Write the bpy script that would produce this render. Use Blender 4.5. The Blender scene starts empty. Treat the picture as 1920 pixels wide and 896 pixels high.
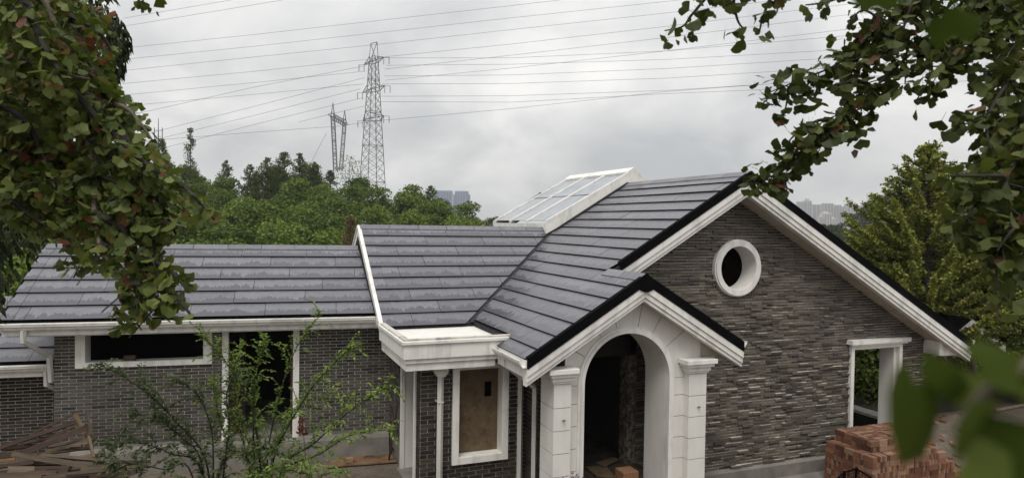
import bpy, bmesh, math, random
from mathutils import Vector, Matrix, noise as mnoise
R = math.radians
rnd = random.Random(7)

# ------------------------------------------------------------------ camera, sky, sun, exposure
scene = bpy.context.scene
COL = scene.collection
EYE = 5.6
FPX = 1298.0                       # focal length for a 1920 wide picture
YAW, PITCH, ROLL = R(21.8), R(1.24), 0.0155
FWD = Vector((math.sin(YAW) * math.cos(PITCH), math.cos(YAW) * math.cos(PITCH), -math.sin(PITCH)))
_R = Vector((math.cos(YAW), -math.sin(YAW), 0))
_U = _R.cross(FWD)
RGT = _R * math.cos(ROLL) + _U * math.sin(ROLL)
UPV = _U * math.cos(ROLL) - _R * math.sin(ROLL)
O = Vector((0, 0, EYE))
cam = bpy.data.cameras.new("camera")
camo = bpy.data.objects.new("camera", cam)
COL.objects.link(camo)
M = Matrix((RGT, UPV, -FWD)).transposed().to_4x4()
M.translation = O
camo.matrix_world = M
cam.sensor_width = 36.0
cam.lens = FPX / 1920 * 36
cam.clip_start = 0.05
cam.clip_end = 9000
cam.dof.use_dof = True
cam.dof.focus_distance = 14.0
cam.dof.aperture_fstop = 5.2
scene.camera = camo

world = bpy.data.worlds.new("World")
scene.world = world
world.use_nodes = True
SUN_ELEV, SUN_AZ = R(58), R(215)          # azimuth: compass style, measured from +Y towards +X
wn, wl = world.node_tree.nodes, world.node_tree.links
wn.clear()
w_out = wn.new("ShaderNodeOutputWorld")
w_bg = wn.new("ShaderNodeBackground")
w_bg.inputs["Strength"].default_value = 0.1
w_sky = wn.new("ShaderNodeTexSky")
w_sky.sky_type = 'NISHITA'
w_sky.sun_disc = False
w_sky.sun_elevation = SUN_ELEV
w_sky.sun_rotation = SUN_AZ
w_tc = wn.new("ShaderNodeTexCoord")
w_sep = wn.new("ShaderNodeSeparateXYZ")
wl.new(w_tc.outputs["Generated"], w_sep.inputs[0])
w_add = wn.new("ShaderNodeMath"); w_add.operation = 'ADD'; w_add.inputs[1].default_value = 0.5
w_abs = wn.new("ShaderNodeMath"); w_abs.operation = 'ABSOLUTE'
wl.new(w_sep.outputs[2], w_abs.inputs[0]); wl.new(w_abs.outputs[0], w_add.inputs[0])
w_dx = wn.new("ShaderNodeMath"); w_dx.operation = 'DIVIDE'
w_dy = wn.new("ShaderNodeMath"); w_dy.operation = 'DIVIDE'
wl.new(w_sep.outputs[0], w_dx.inputs[0]); wl.new(w_add.outputs[0], w_dx.inputs[1])
wl.new(w_sep.outputs[1], w_dy.inputs[0]); wl.new(w_add.outputs[0], w_dy.inputs[1])
w_cmb = wn.new("ShaderNodeCombineXYZ")
wl.new(w_dx.outputs[0], w_cmb.inputs[0]); wl.new(w_dy.outputs[0], w_cmb.inputs[1])
w_n1 = wn.new("ShaderNodeTexNoise")
w_n1.inputs["Scale"].default_value = 2.5; w_n1.inputs["Detail"].default_value = 8; w_n1.inputs["Roughness"].default_value = 0.52
w_n1.inputs["Distortion"].default_value = 0.35
wl.new(w_cmb.outputs[0], w_n1.inputs["Vector"])
w_ramp = wn.new("ShaderNodeValToRGB")
cr = w_ramp.color_ramp
cr.elements[0].position = 0.34; cr.elements[0].color = (4.3, 4.38, 4.48, 1)
cr.elements[1].position = 0.68; cr.elements[1].color = (7.5, 7.38, 7.15, 1)
e = cr.elements.new(0.5); e.color = (5.6, 5.6, 5.55, 1)
wl.new(w_n1.outputs["Fac"], w_ramp.inputs[0])
# overcast sky: a little brighter towards the zenith
w_zen = wn.new("ShaderNodeMath"); w_zen.operation = 'MULTIPLY_ADD'; w_zen.inputs[1].default_value = 0.9; w_zen.inputs[2].default_value = 0.86
wl.new(w_abs.outputs[0], w_zen.inputs[0])
w_mul = wn.new("ShaderNodeVectorMath"); w_mul.operation = 'SCALE'
wl.new(w_ramp.outputs[0], w_mul.inputs[0]); wl.new(w_zen.outputs[0], w_mul.inputs["Scale"])
w_mix = wn.new("ShaderNodeMix"); w_mix.data_type = 'RGBA'; w_mix.inputs[0].default_value = 0.97
wl.new(w_sky.outputs[0], w_mix.inputs[6]); wl.new(w_mul.outputs[0], w_mix.inputs[7])
wl.new(w_mix.outputs[2], w_bg.inputs["Color"])
wl.new(w_bg.outputs[0], w_out.inputs["Surface"])

sun = bpy.data.lights.new("sun", 'SUN')
sun.energy = 1.5
sun.angle = R(25)
sun.color = (1.0, 0.97, 0.92)
suno = bpy.data.objects.new("sun", sun)
COL.objects.link(suno)
_sd = Vector((math.sin(SUN_AZ) * math.cos(SUN_ELEV), math.cos(SUN_AZ) * math.cos(SUN_ELEV), math.sin(SUN_ELEV)))
suno.rotation_euler = _sd.to_track_quat('Z', 'Y').to_euler()
suno.location = (0, 0, 60)

vs = scene.view_settings
vs.view_transform = 'Standard'
vs.look = 'None'
vs.exposure = 0.4
vs.gamma = 1.0
scene.cycles.max_bounces = 8
scene.cycles.transparent_max_bounces = 8
scene.cycles.use_denoising = True

# ------------------------------------------------------------------ picture <-> place
def ray(px, py):
    return FWD + RGT * ((px - 960) / FPX) + UPV * ((448 - py) / FPX)
def at(px, py, depth):
    """the point that lies `depth` metres ahead on the line of sight through a photo pixel"""
    return O + ray(px, py) * depth
def on(px, py, axis, val):
    d = ray(px, py)
    t = (val - O[axis]) / d[axis]
    return O + d * t
def proj(p):
    v = Vector(p) - O
    d = v.dot(FWD)
    if d < 0.05: return (-9999, -9999, d)
    return (960 + FPX * v.dot(RGT) / d, 448 - FPX * v.dot(UPV) / d, d)
def in_view(p, m=6):
    x, y, d = proj(p)
    return d > 0 and -m < x < 1920 + m and -m < y < 896 + m

# ------------------------------------------------------------------ materials
def nodes_of(name):
    m = bpy.data.materials.new(name)
    m.use_nodes = True
    n, l = m.node_tree.nodes, m.node_tree.links
    return m, n, l, n["Principled BSDF"]
def rand_fac(n, l):
    """one random number per object and per loose piece"""
    oi = n.new("ShaderNodeObjectInfo"); ge = n.new("ShaderNodeNewGeometry")
    a = n.new("ShaderNodeMath"); a.operation = 'ADD'
    l.new(oi.outputs["Random"], a.inputs[0]); l.new(ge.outputs["Random Per Island"], a.inputs[1])
    f = n.new("ShaderNodeMath"); f.operation = 'FRACT'
    l.new(a.outputs[0], f.inputs[0])
    return f.outputs[0]
def ramp(n, l, src, stops):
    r = n.new("ShaderNodeValToRGB")
    els = r.color_ramp.elements
    els[0].position, els[0].color = stops[0][0], (*stops[0][1], 1)
    els[1].position, els[1].color = stops[-1][0], (*stops[-1][1], 1)
    for p, c in stops[1:-1]:
        x = els.new(p); x.color = (*c, 1)
    l.new(src, r.inputs[0])
    return r.outputs[0]
def noise_tex(n, l, scale, detail=4, rough=0.55, coord="Object", dist=0.0):
    tc = n.new("ShaderNodeTexCoord")
    t = n.new("ShaderNodeTexNoise")
    t.inputs["Scale"].default_value = scale; t.inputs["Detail"].default_value = detail
    t.inputs["Roughness"].default_value = rough; t.inputs["Distortion"].default_value = dist
    if coord == "World":
        g = n.new("ShaderNodeNewGeometry"); l.new(g.outputs["Position"], t.inputs["Vector"])
    else:
        l.new(tc.outputs[coord], t.inputs["Vector"])
    return t.outputs["Fac"]
def mixc(n, l, fac, a, b, mode='MIX'):
    x = n.new("ShaderNodeMix"); x.data_type = 'RGBA'; x.blend_type = mode
    if isinstance(fac, (int, float)): x.inputs[0].default_value = fac
    else: l.new(fac, x.inputs[0])
    for i, v in ((6, a), (7, b)):
        if isinstance(v, tuple): x.inputs[i].default_value = (*v, 1)
        else: l.new(v, x.inputs[i])
    return x.outputs[2]
def bump(n, l, bsdf, src, strength=0.3, dist=0.01):
    b = n.new("ShaderNodeBump"); b.inputs["Strength"].default_value = strength; b.inputs["Distance"].default_value = dist
    l.new(src, b.inputs["Height"]); l.new(b.outputs[0], bsdf.inputs["Normal"])
def plain(name, col, rough=0.6, var=0.25, scale=3.0, spec=0.4, bumpy=0.0, bscale=60, metal=0.0):
    m, n, l, b = nodes_of(name)
    f = noise_tex(n, l, scale, 5, 0.6, "World")
    lo = tuple(c * (1 - var) for c in col); hi = tuple(min(1, c * (1 + var * 0.6)) for c in col)
    l.new(ramp(n, l, f, [(0.3, lo), (0.7, hi)]), b.inputs["Base Color"])
    b.inputs["Roughness"].default_value = rough
    b.inputs["Specular IOR Level"].default_value = spec
    b.inputs["Metallic"].default_value = metal
    if bumpy: bump(n, l, b, noise_tex(n, l, bscale, 4, 0.6, "World"), bumpy, 0.01)
    return m
def white_mat(name, col=(0.8, 0.783, 0.74), dirt=0.24, rough=0.5):
    m, n, l, b = nodes_of(name)
    big = noise_tex(n, l, 1.3, 6, 0.65, "World")
    g = n.new("ShaderNodeNewGeometry")
    mp = n.new("ShaderNodeMapping"); mp.inputs["Scale"].default_value = (7, 7, 1.5)
    l.new(g.outputs["Position"], mp.inputs[0])
    st = n.new("ShaderNodeTexNoise"); st.inputs["Scale"].default_value = 1.0; st.inputs["Detail"].default_value = 3
    l.new(mp.outputs[0], st.inputs["Vector"])
    mul = n.new("ShaderNodeMath"); mul.operation = 'MULTIPLY'
    l.new(big, mul.inputs[0]); l.new(st.outputs["Fac"], mul.inputs[1])
    dk = tuple(c * (1 - dirt) for c in col)
    l.new(ramp(n, l, mul.outputs[0], [(0.16, dk), (0.27, tuple(c * 0.96 for c in col)), (0.5, col)]), b.inputs["Base Color"])
    b.inputs["Roughness"].default_value = rough
    return m
def brick_mat(name, stops, rough=0.85, bs=0.5):
    m, n, l, b = nodes_of(name)
    rf = rand_fac(n, l)
    base = ramp(n, l, rf, stops)
    nz = noise_tex(n, l, 38, 5, 0.65, "World")
    bl = noise_tex(n, l, 0.9, 3, 0.5, "World")
    c = mixc(n, l, 1.0, base, ramp(n, l, nz, [(0.25, (0.6, 0.6, 0.6)), (0.75, (1.35, 1.33, 1.3))]), 'MULTIPLY')
    c = mixc(n, l, 1.0, c, ramp(n, l, bl, [(0.3, (0.8, 0.8, 0.8)), (0.7, (1.18, 1.17, 1.15))]), 'MULTIPLY')
    l.new(c, b.inputs["Base Color"])
    b.inputs["Roughness"].default_value = rough
    b.inputs["Specular IOR Level"].default_value = 0.25
    bump(n, l, b, nz, bs, 0.012)
    return m
def tile_mat():
    """satin slate-grey roof tile; damp lower edge with drips, drier dusty upper part"""
    m, n, l, b = nodes_of("roof_tile")
    uv = n.new("ShaderNodeUVMap"); uv.uv_map = "tile"
    sep = n.new("ShaderNodeSeparateXYZ"); l.new(uv.outputs[0], sep.inputs[0])
    c = n.new("ShaderNodeCombineXYZ"); l.new(sep.outputs[0], c.inputs[0])
    a = n.new("ShaderNodeTexNoise"); a.inputs["Scale"].default_value = 2.6; a.inputs["Detail"].default_value = 8; a.inputs["Roughness"].default_value = 0.8
    l.new(c.outputs[0], a.inputs["Vector"])
    mr = n.new("ShaderNodeMapRange"); mr.inputs[1].default_value = 0.36; mr.inputs[2].default_value = 0.66
    mr.inputs[3].default_value = 0.04; mr.inputs[4].default_value = 0.85
    l.new(a.outputs["Fac"], mr.inputs[0])
    d = n.new("ShaderNodeMath"); d.operation = 'SUBTRACT'
    l.new(mr.outputs[0], d.inputs[0]); l.new(sep.outputs[1], d.inputs[1])
    k = n.new("ShaderNodeMath"); k.operation = 'MULTIPLY'; k.inputs[1].default_value = 16; k.use_clamp = True
    l.new(d.outputs[0], k.inputs[0])
    rf = rand_fac(n, l)
    dry = ramp(n, l, rf, [(0, (0.098, 0.097, 0.112)), (1, (0.14, 0.138, 0.156))])
    dust = noise_tex(n, l, 9, 5, 0.6, "World")
    dry = mixc(n, l, 1.0, dry, ramp(n, l, dust, [(0.3, (0.82, 0.82, 0.82)), (0.7, (1.16, 1.16, 1.16))]), 'MULTIPLY')
    l.new(mixc(n, l, k.outputs[0], dry, (0.052, 0.05, 0.065)), b.inputs["Base Color"])
    r = n.new("ShaderNodeMapRange"); r.inputs[3].default_value = 0.36; r.inputs[4].default_value = 0.2
    l.new(k.outputs[0], r.inputs[0]); l.new(r.outputs[0], b.inputs["Roughness"])
    b.inputs["Specular IOR Level"].default_value = 0.85
    bump(n, l, b, noise_tex(n, l, 5, 3, 0.5, "World"), 0.05, 0.02)
    return m
def leaf_mat(name, stops, trans=0.35, rough=0.5, clump=None, spec=0.18):
    m, n, l, b = nodes_of(name)
    rf = rand_fac(n, l)
    base = ramp(n, l, rf, stops)
    if clump:
        nz = noise_tex(n, l, clump, 3, 0.5, "World")
        base = mixc(n, l, 1.0, base, ramp(n, l, nz, [(0.3, (0.6, 0.66, 0.66)), (0.7, (1.3, 1.25, 1.1))]), 'MULTIPLY')
    l.new(base, b.inputs["Base Color"])
    b.inputs["Roughness"].default_value = rough
    b.inputs["Specular IOR Level"].default_value = spec
    tr = n.new("ShaderNodeBsdfTranslucent")
    l.new(mixc(n, l, 1.0, base, (1.1, 1.2, 0.6), 'MULTIPLY'), tr.inputs["Color"])
    ms = n.new("ShaderNodeMixShader"); ms.inputs[0].default_value = trans
    l.new(b.outputs[0], ms.inputs[1]); l.new(tr.outputs[0], ms.inputs[2])
    l.new(ms.outputs[0], n["Material Output"].inputs["Surface"])
    return m

MAT = {}
MAT["white"] = white_mat("white_paint")
MAT["stucco"] = white_mat("white_stone_paint", (0.74, 0.72, 0.675), 0.1, 0.6)
MAT["dusty"] = white_mat("dusty_white_coping", (0.55, 0.52, 0.46), 0.55, 0.7)
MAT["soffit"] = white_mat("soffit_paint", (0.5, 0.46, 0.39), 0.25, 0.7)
MAT["black"] = plain("black_trim_and_course_shade", (0.0025, 0.0025, 0.003), 0.8, 0.2, 3.0, 0.06)
MAT["underlay"] = plain("roof_underlay", (0.012, 0.012, 0.013), 0.7, 0.2)
MAT["tile"] = tile_mat()
MAT["mortar_light"] = plain("pale_mortar", (0.56, 0.535, 0.48), 0.95, 0.3, 2.0, 0.1, 0.3)
MAT["mortar_gable"] = plain("grey_mortar", (0.52, 0.49, 0.43), 0.95, 0.35, 2.0, 0.1, 0.3)
MAT["brick_gable"] = brick_mat("grey_split_brick", [(0, (0.055, 0.047, 0.038)), (0.2, (0.085, 0.074, 0.061)), (0.5, (0.112, 0.098, 0.081)), (0.82, (0.148, 0.13, 0.107)), (0.92, (0.105, 0.085, 0.066)), (1, (0.085, 0.083, 0.088))])
MAT["brick_wing"] = brick_mat("charcoal_brick", [(0, (0.034, 0.031, 0.028)), (0.3, (0.072, 0.066, 0.059)), (0.75, (0.105, 0.098, 0.088)), (1, (0.06, 0.05, 0.043))], 0.8, 0.2)
MAT["brick_dark"] = brick_mat("dark_brown_brick", [(0, (0.018, 0.015, 0.013)), (0.5, (0.042, 0.034, 0.028)), (1, (0.062, 0.05, 0.04))], 0.8, 0.25)
MAT["concrete"] = plain("concrete", (0.2, 0.185, 0.165), 0.9, 0.35, 2.5, 0.2, 0.4, 30)
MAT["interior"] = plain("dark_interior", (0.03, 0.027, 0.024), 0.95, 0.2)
MAT["mottled"] = None
MAT["dirt_floor"] = plain("dirty_floor", (0.05, 0.04, 0.03), 0.95, 0.5, 4.0, 0.1, 0.4, 20)
MAT["glass"] = None
MAT["plywood"] = None
MAT["red_brick"] = brick_mat("red_clay_brick", [(0, (0.09, 0.042, 0.028)), (0.3, (0.16, 0.074, 0.046)), (0.65, (0.225, 0.118, 0.076)), (0.88, (0.29, 0.19, 0.135)), (1, (0.25, 0.125, 0.055))], 0.9, 0.3)
MAT["steel"] = plain("galvanised_steel", (0.13, 0.135, 0.14), 0.6, 0.2, metal=0.0)
MAT["wire"] = plain("power_wire", (0.1, 0.1, 0.105), 0.6, 0.1)
MAT["pipe"] = white_mat("pipe_plastic", (0.6, 0.59, 0.55), 0.2, 0.45)
MAT["bark"] = plain("bark", (0.055, 0.043, 0.033), 0.95, 0.4, 12, 0.2, 0.6, 40)
MAT["twig"] = plain("pale_twig", (0.17, 0.14, 0.11), 0.9, 0.4, 30, 0.2)
MAT["stem"] = plain("dark_stem", (0.035, 0.03, 0.025), 0.85, 0.3, 20, 0.2)
MAT["soil"] = None

def _special():
    m, n, l, b = nodes_of("mottled_render")
    f = noise_tex(n, l, 9, 8, 0.75, "World")
    l.new(ramp(n, l, f, [(0.42, (0.03, 0.022, 0.017)), (0.5, (0.11, 0.09, 0.07)), (0.62, (0.26, 0.24, 0.21))]), b.inputs["Base Color"])
    b.inputs["Roughness"].default_value = 0.95; MAT["mottled"] = m
    m, n, l, b = nodes_of("roof_glass_sky_tint")
    f = noise_tex(n, l, 2.2, 4, 0.6, "World")
    l.new(ramp(n, l, f, [(0.3, (0.2, 0.22, 0.245)), (0.7, (0.33, 0.35, 0.375))]), b.inputs["Base Color"])  # opaque pale base: part of the sky reflection is put into the colour
    b.inputs["Roughness"].default_value = 0.12; b.inputs["Specular IOR Level"].default_value = 0.7; MAT["glass"] = m
    m, n, l, b = nodes_of("weathered_plywood")
    f = noise_tex(n, l, 7, 7, 0.7, "World"); g = noise_tex(n, l, 45, 3, 0.6, "World")
    c = ramp(n, l, f, [(0.3, (0.055, 0.036, 0.018)), (0.5, (0.115, 0.077, 0.042)), (0.75, (0.15, 0.115, 0.062))])
    c = mixc(n, l, 1.0, c, ramp(n, l, g, [(0.3, (0.7, 0.7, 0.66)), (0.6, (1.1, 1.1, 1.1))]), 'MULTIPLY')
    l.new(c, b.inputs["Base Color"]); b.inputs["Roughness"].default_value = 0.8; MAT["plywood"] = m
    m, n, l, b = nodes_of("yard_soil")
    f = noise_tex(n, l, 0.9, 8, 0.65, "World"); g = noise_tex(n, l, 14, 6, 0.7, "World")
    c = ramp(n, l, f, [(0.3, (0.07, 0.055, 0.04)), (0.55, (0.13, 0.105, 0.08)), (0.75, (0.19, 0.165, 0.135))])
    c = mixc(n, l, 1.0, c, ramp(n, l, g, [(0.3, (0.65, 0.65, 0.65)), (0.7, (1.25, 1.25, 1.25))]), 'MULTIPLY')
    gp = n.new("ShaderNodeNewGeometry"); sp = n.new("ShaderNodeSeparateXYZ"); l.new(gp.outputs["Position"], sp.inputs[0])
    mr = n.new("ShaderNodeMapRange"); mr.inputs[1].default_value = 24; mr.inputs[2].default_value = 34
    l.new(sp.outputs[1], mr.inputs[0])
    c = mixc(n, l, mr.outputs[0], c, (0.035, 0.05, 0.018))
    l.new(c, b.inputs["Base Color"]); b.inputs["Roughness"].default_value = 0.95
    bump(n, l, b, g, 0.6, 0.05); MAT["soil"] = m
    m, n, l, b = nodes_of("old_plank")
    rf = rand_fac(n, l)
    tc = n.new("ShaderNodeTexCoord"); mp = n.new("ShaderNodeMapping"); mp.inputs["Scale"].default_value = (3, 45, 45)
    l.new(tc.outputs["Object"], mp.inputs[0])
    gr = n.new("ShaderNodeTexNoise"); gr.inputs["Scale"].default_value = 1; gr.inputs["Detail"].default_value = 5
    l.new(mp.outputs[0], gr.inputs["Vector"])
    c = ramp(n, l, rf, [(0, (0.032, 0.014, 0.01)), (0.3, (0.05, 0.028, 0.02)), (0.55, (0.075, 0.054, 0.037)), (0.88, (0.125, 0.095, 0.064)), (1, (0.17, 0.085, 0.03))])
    c = mixc(n, l, 1.0, c, ramp(n, l, gr.outputs["Fac"], [(0.3, (0.5, 0.48, 0.46)), (0.7, (1.3, 1.27, 1.2))]), 'MULTIPLY')
    l.new(c, b.inputs["Base Color"]); b.inputs["Roughness"].default_value = 0.9; MAT["plank"] = m
    m, n, l, b = nodes_of("rusty_sheet")
    f = noise_tex(n, l, 3.5, 6, 0.6, "World")
    l.new(ramp(n, l, f, [(0.35, (0.06, 0.03, 0.015)), (0.5, (0.16, 0.085, 0.04)), (0.7, (0.17, 0.13, 0.085))]), b.inputs["Base Color"])
    b.inputs["Roughness"].default_value = 0.85; MAT["rust"] = m
_special()
G = lambda *c: c
MAT["leaf_ginkgo"] = leaf_mat("ginkgo_leaf", [(0, (0.04, 0.058, 0.014)), (0.45, (0.085, 0.112, 0.026)), (0.85, (0.15, 0.175, 0.05)), (0.915, (0.17, 0.14, 0.045)), (0.95, (0.16, 0.065, 0.035)), (1, (0.11, 0.04, 0.022))], 0.3)
MAT["leaf_ginkgo_right"] = leaf_mat("ginkgo_leaf_dark", [(0, (0.03, 0.042, 0.01)), (0.5, (0.056, 0.072, 0.017)), (0.93, (0.095, 0.112, 0.028)), (0.965, (0.1, 0.05, 0.025)), (1, (0.09, 0.03, 0.018))], 0.25)
MAT["leaf_near"] = leaf_mat("ginkgo_leaf_near", [(0, (0.026, 0.042, 0.006)), (0.6, (0.042, 0.06, 0.009)), (1, (0.07, 0.09, 0.02))], 0.3, 0.7, spec=0.05)
MAT["leaf_dark"] = leaf_mat("dark_oval_leaf", [(0, (0.012, 0.017, 0.007)), (0.6, (0.022, 0.032, 0.012)), (1, (0.05, 0.062, 0.024))], 0.15, 0.45)
MAT["leaf_shrub"] = leaf_mat("shrub_leaf", [(0, (0.09, 0.145, 0.03)), (0.6, (0.18, 0.255, 0.055)), (1, (0.27, 0.33, 0.09))], 0.4)
MAT["leaf_shrub_dark"] = leaf_mat("shrub_leaf_dark", [(0, (0.042, 0.065, 0.024)), (0.6, (0.08, 0.115, 0.042)), (1, (0.16, 0.19, 0.08))], 0.3)
MAT["leaf_red"] = leaf_mat("red_leaf", [(0, (0.1, 0.02, 0.018)), (1, (0.2, 0.05, 0.035))], 0.3)
MAT["leaf_purple"] = leaf_mat("purple_leaf", [(0, (0.06, 0.03, 0.07)), (1, (0.12, 0.07, 0.13))], 0.2)
MAT["leaf_yellow"] = leaf_mat("yellow_green_leaf", [(0, (0.075, 0.1, 0.02)), (0.5, (0.17, 0.2, 0.04)), (0.9, (0.3, 0.29, 0.075)), (1, (0.34, 0.25, 0.085))], 0.3, clump=0.9)
MAT["leaf_broad"] = leaf_mat("broadleaf", [(0, (0.055, 0.086, 0.018)), (0.6, (0.105, 0.148, 0.03)), (1, (0.18, 0.225, 0.052))], 0.3, 0.6, clump=0.22)
MAT["leaf_broad_light"] = leaf_mat("light_broadleaf", [(0, (0.07, 0.105, 0.02)), (0.6, (0.13, 0.18, 0.034)), (1, (0.21, 0.26, 0.06))], 0.3, 0.6, clump=0.22)
MAT["leaf_pine"] = leaf_mat("pine_needle", [(0, (0.045, 0.062, 0.022)), (0.6, (0.088, 0.112, 0.04)), (1, (0.14, 0.15, 0.058))], 0.2, 0.7, clump=0.3)
MAT["leaf_dry"] = leaf_mat("dry_leaf", [(0, (0.08, 0.05, 0.025)), (1, (0.16, 0.11, 0.055))], 0.2, 0.8)
MAT["leaf_far"] = leaf_mat("far_leaf", [(0, (0.025, 0.036, 0.016)), (1, (0.05, 0.068, 0.028))], 0.2, 0.8, clump=0.1)

# ------------------------------------------------------------------ builders
WLOC = {}
def tag(o, label=None, cat=None, group=None, kind=None):
    if label: o["label"] = label
    if cat: o["category"] = cat
    if group: o["group"] = group
    if kind: o["kind"] = kind
    return o
def thing(name, label, cat, loc=(0, 0, 0), group=None):
    o = bpy.data.objects.new(name, None)
    o.empty_display_size = 0.3
    COL.objects.link(o)
    o.location = loc
    WLOC[o.name] = Vector(loc)
    return tag(o, label, cat, group)
def link(name, me, parent=None, loc=(0, 0, 0), rot=None):
    """loc is a place in the world; parents are never turned"""
    o = bpy.data.objects.new(name, me)
    COL.objects.link(o)
    if parent is not None:
        o.parent = parent
        o.location = Vector(loc) - WLOC[parent.name]
    else:
        o.location = loc
    if rot is not None: o.rotation_euler = rot
    WLOC[o.name] = Vector(loc)
    return o
class MB:
    def __init__(self): self.v, self.f = [], []
    def add(self, vs, fs):
        k = len(self.v)
        self.v += [tuple(p) for p in vs]
        self.f += [tuple(i + k for i in f) for f in fs]
        return self
    def box(self, x0, y0, z0, x1, y1, z1):
        if x0 > x1: x0, x1 = x1, x0
        if y0 > y1: y0, y1 = y1, y0
        if z0 > z1: z0, z1 = z1, z0
        return self.add([(x0, y0, z0), (x1, y0, z0), (x1, y1, z0), (x0, y1, z0), (x0, y0, z1), (x1, y0, z1), (x1, y1, z1), (x0, y1, z1)],
                        [(0, 3, 2, 1), (4, 5, 6, 7), (0, 1, 5, 4), (1, 2, 6, 5), (2, 3, 7, 6), (3, 0, 4, 7)])
    def hexa(self, p):
        """eight corners: bottom four, then top four, both in the same turn"""
        return self.add(p, [(0, 3, 2, 1), (4, 5, 6, 7), (0, 1, 5, 4), (1, 2, 6, 5), (2, 3, 7, 6), (3, 0, 4, 7)])
    def prism(self, poly, vec):
        """poly: 3D outline, pushed along vec"""
        n = len(poly); vec = Vector(vec)
        a = [Vector(p) for p in poly]; b = [p + vec for p in a]
        return self.add(a + b, [tuple(range(n))[::-1], tuple(range(n, 2 * n))] + [(i, (i + 1) % n, n + (i + 1) % n, n + i) for i in range(n)])
    def beam(self, p, q, w, h, up=(0, 0, 1)):
        p, q = Vector(p), Vector(q)
        d = (q - p)
        if d.length < 1e-6: return self
        d.normalize(); up = Vector(up)
        s = d.cross(up)
        if s.length < 1e-4: s = d.cross(Vector((1, 0, 0)))
        s.normalize(); t = s.cross(d)
        c = [p + s * a * w / 2 + t * b * h / 2 for a, b in ((-1, -1), (1, -1), (1, 1), (-1, 1))]
        e = [x + (q - p) for x in c]
        return self.add(c + e, [(0, 1, 2, 3), (7, 6, 5, 4), (0, 4, 5, 1), (1, 5, 6, 2), (2, 6, 7, 3), (3, 7, 4, 0)])
    def tube(self, pts, radii, seg=8, cap=True):
        pts = [Vector(p) for p in pts]
        if isinstance(radii, (int, float)): radii = [radii] * len(pts)
        k = len(self.v); u = None
        for i, p in enumerate(pts):
            d = (pts[min(i + 1, len(pts) - 1)] - pts[max(i - 1, 0)])
            d = d.normalized() if d.length > 1e-9 else Vector((0, 0, 1))
            if u is None:
                u = d.cross(Vector((0, 0, 1)))
                if u.length < 0.05: u = d.cross(Vector((1, 0, 0)))
            u = (u - d * u.dot(d)); u.normalize(); w = d.cross(u)
            for j in range(seg):
                a = 2 * math.pi * j / seg
                self.v.append(tuple(p + (u * math.cos(a) + w * math.sin(a)) * radii[i]))
        for i in range(len(pts) - 1):
            for j in range(seg):
                a, b = k + i * seg + j, k + i * seg + (j + 1) % seg
                self.f.append((a, b, b + seg, a + seg))
        if cap:
            self.f.append(tuple(k + j for j in range(seg))[::-1])
            e = k + (len(pts) - 1) * seg
            self.f.append(tuple(e + j for j in range(seg)))
        return self
    def mesh(self, name, mat, off=(0, 0, 0), smooth=False):
        me = bpy.data.meshes.new(name)
        off = Vector(off)
        me.from_pydata([tuple(Vector(p) - off) for p in self.v], [], self.f)
        me.update()
        if mat is not None: me.materials.append(MAT[mat] if isinstance(mat, str) else mat)
        if smooth: me.shade_smooth()
        return me
    def build(self, name, mat, parent=None, smooth=False, loc=None, bevel=0.0):
        if loc is None:
            xs = [Vector(p) for p in self.v]
            loc = sum(xs, Vector()) / len(xs)
        me = self.mesh(name, mat, loc, smooth)
        bm = bmesh.new(); bm.from_mesh(me)
        bmesh.ops.recalc_face_normals(bm, faces=bm.faces)
        if bevel:
            bmesh.ops.bevel(bm, geom=[e for e in bm.edges if len(e.link_faces) == 2 and e.calc_face_angle(0) > 0.5], offset=bevel, segments=1, affect='EDGES')
        bm.to_mesh(me); bm.free()
        return link(name, me, parent, loc)
def structure(name, mb, mat, **k):
    o = mb.build(name, mat, **k); o["kind"] = "structure"; return o

def clip_poly(poly, hp):
    """keep the part of a 2D polygon where a*x+b*y<=c"""
    a, b, c = hp; out = []
    for i in range(len(poly)):
        p, q = poly[i], poly[(i + 1) % len(poly)]
        dp, dq = a * p[0] + b * p[1] - c, a * q[0] + b * q[1] - c
        if dp <= 1e-9: out.append(p)
        if (dp < -1e-9 and dq > 1e-9) or (dp > 1e-9 and dq < -1e-9):
            t = dp / (dp - dq); out.append((p[0] + (q[0] - p[0]) * t, p[1] + (q[1] - p[1]) * t))
    return out
def hp_line(p, q, inside):
    """half-plane bounded by p-q that holds the point `inside`"""
    a, b = q[1] - p[1], p[0] - q[0]; c = a * p[0] + b * p[1]
    return (a, b, c) if a * inside[0] + b * inside[1] <= c else (-a, -b, -c)
def area2(poly):
    return abs(sum(poly[i][0] * poly[(i + 1) % len(poly)][1] - poly[(i + 1) % len(poly)][0] * poly[i][1] for i in range(len(poly)))) / 2

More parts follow.
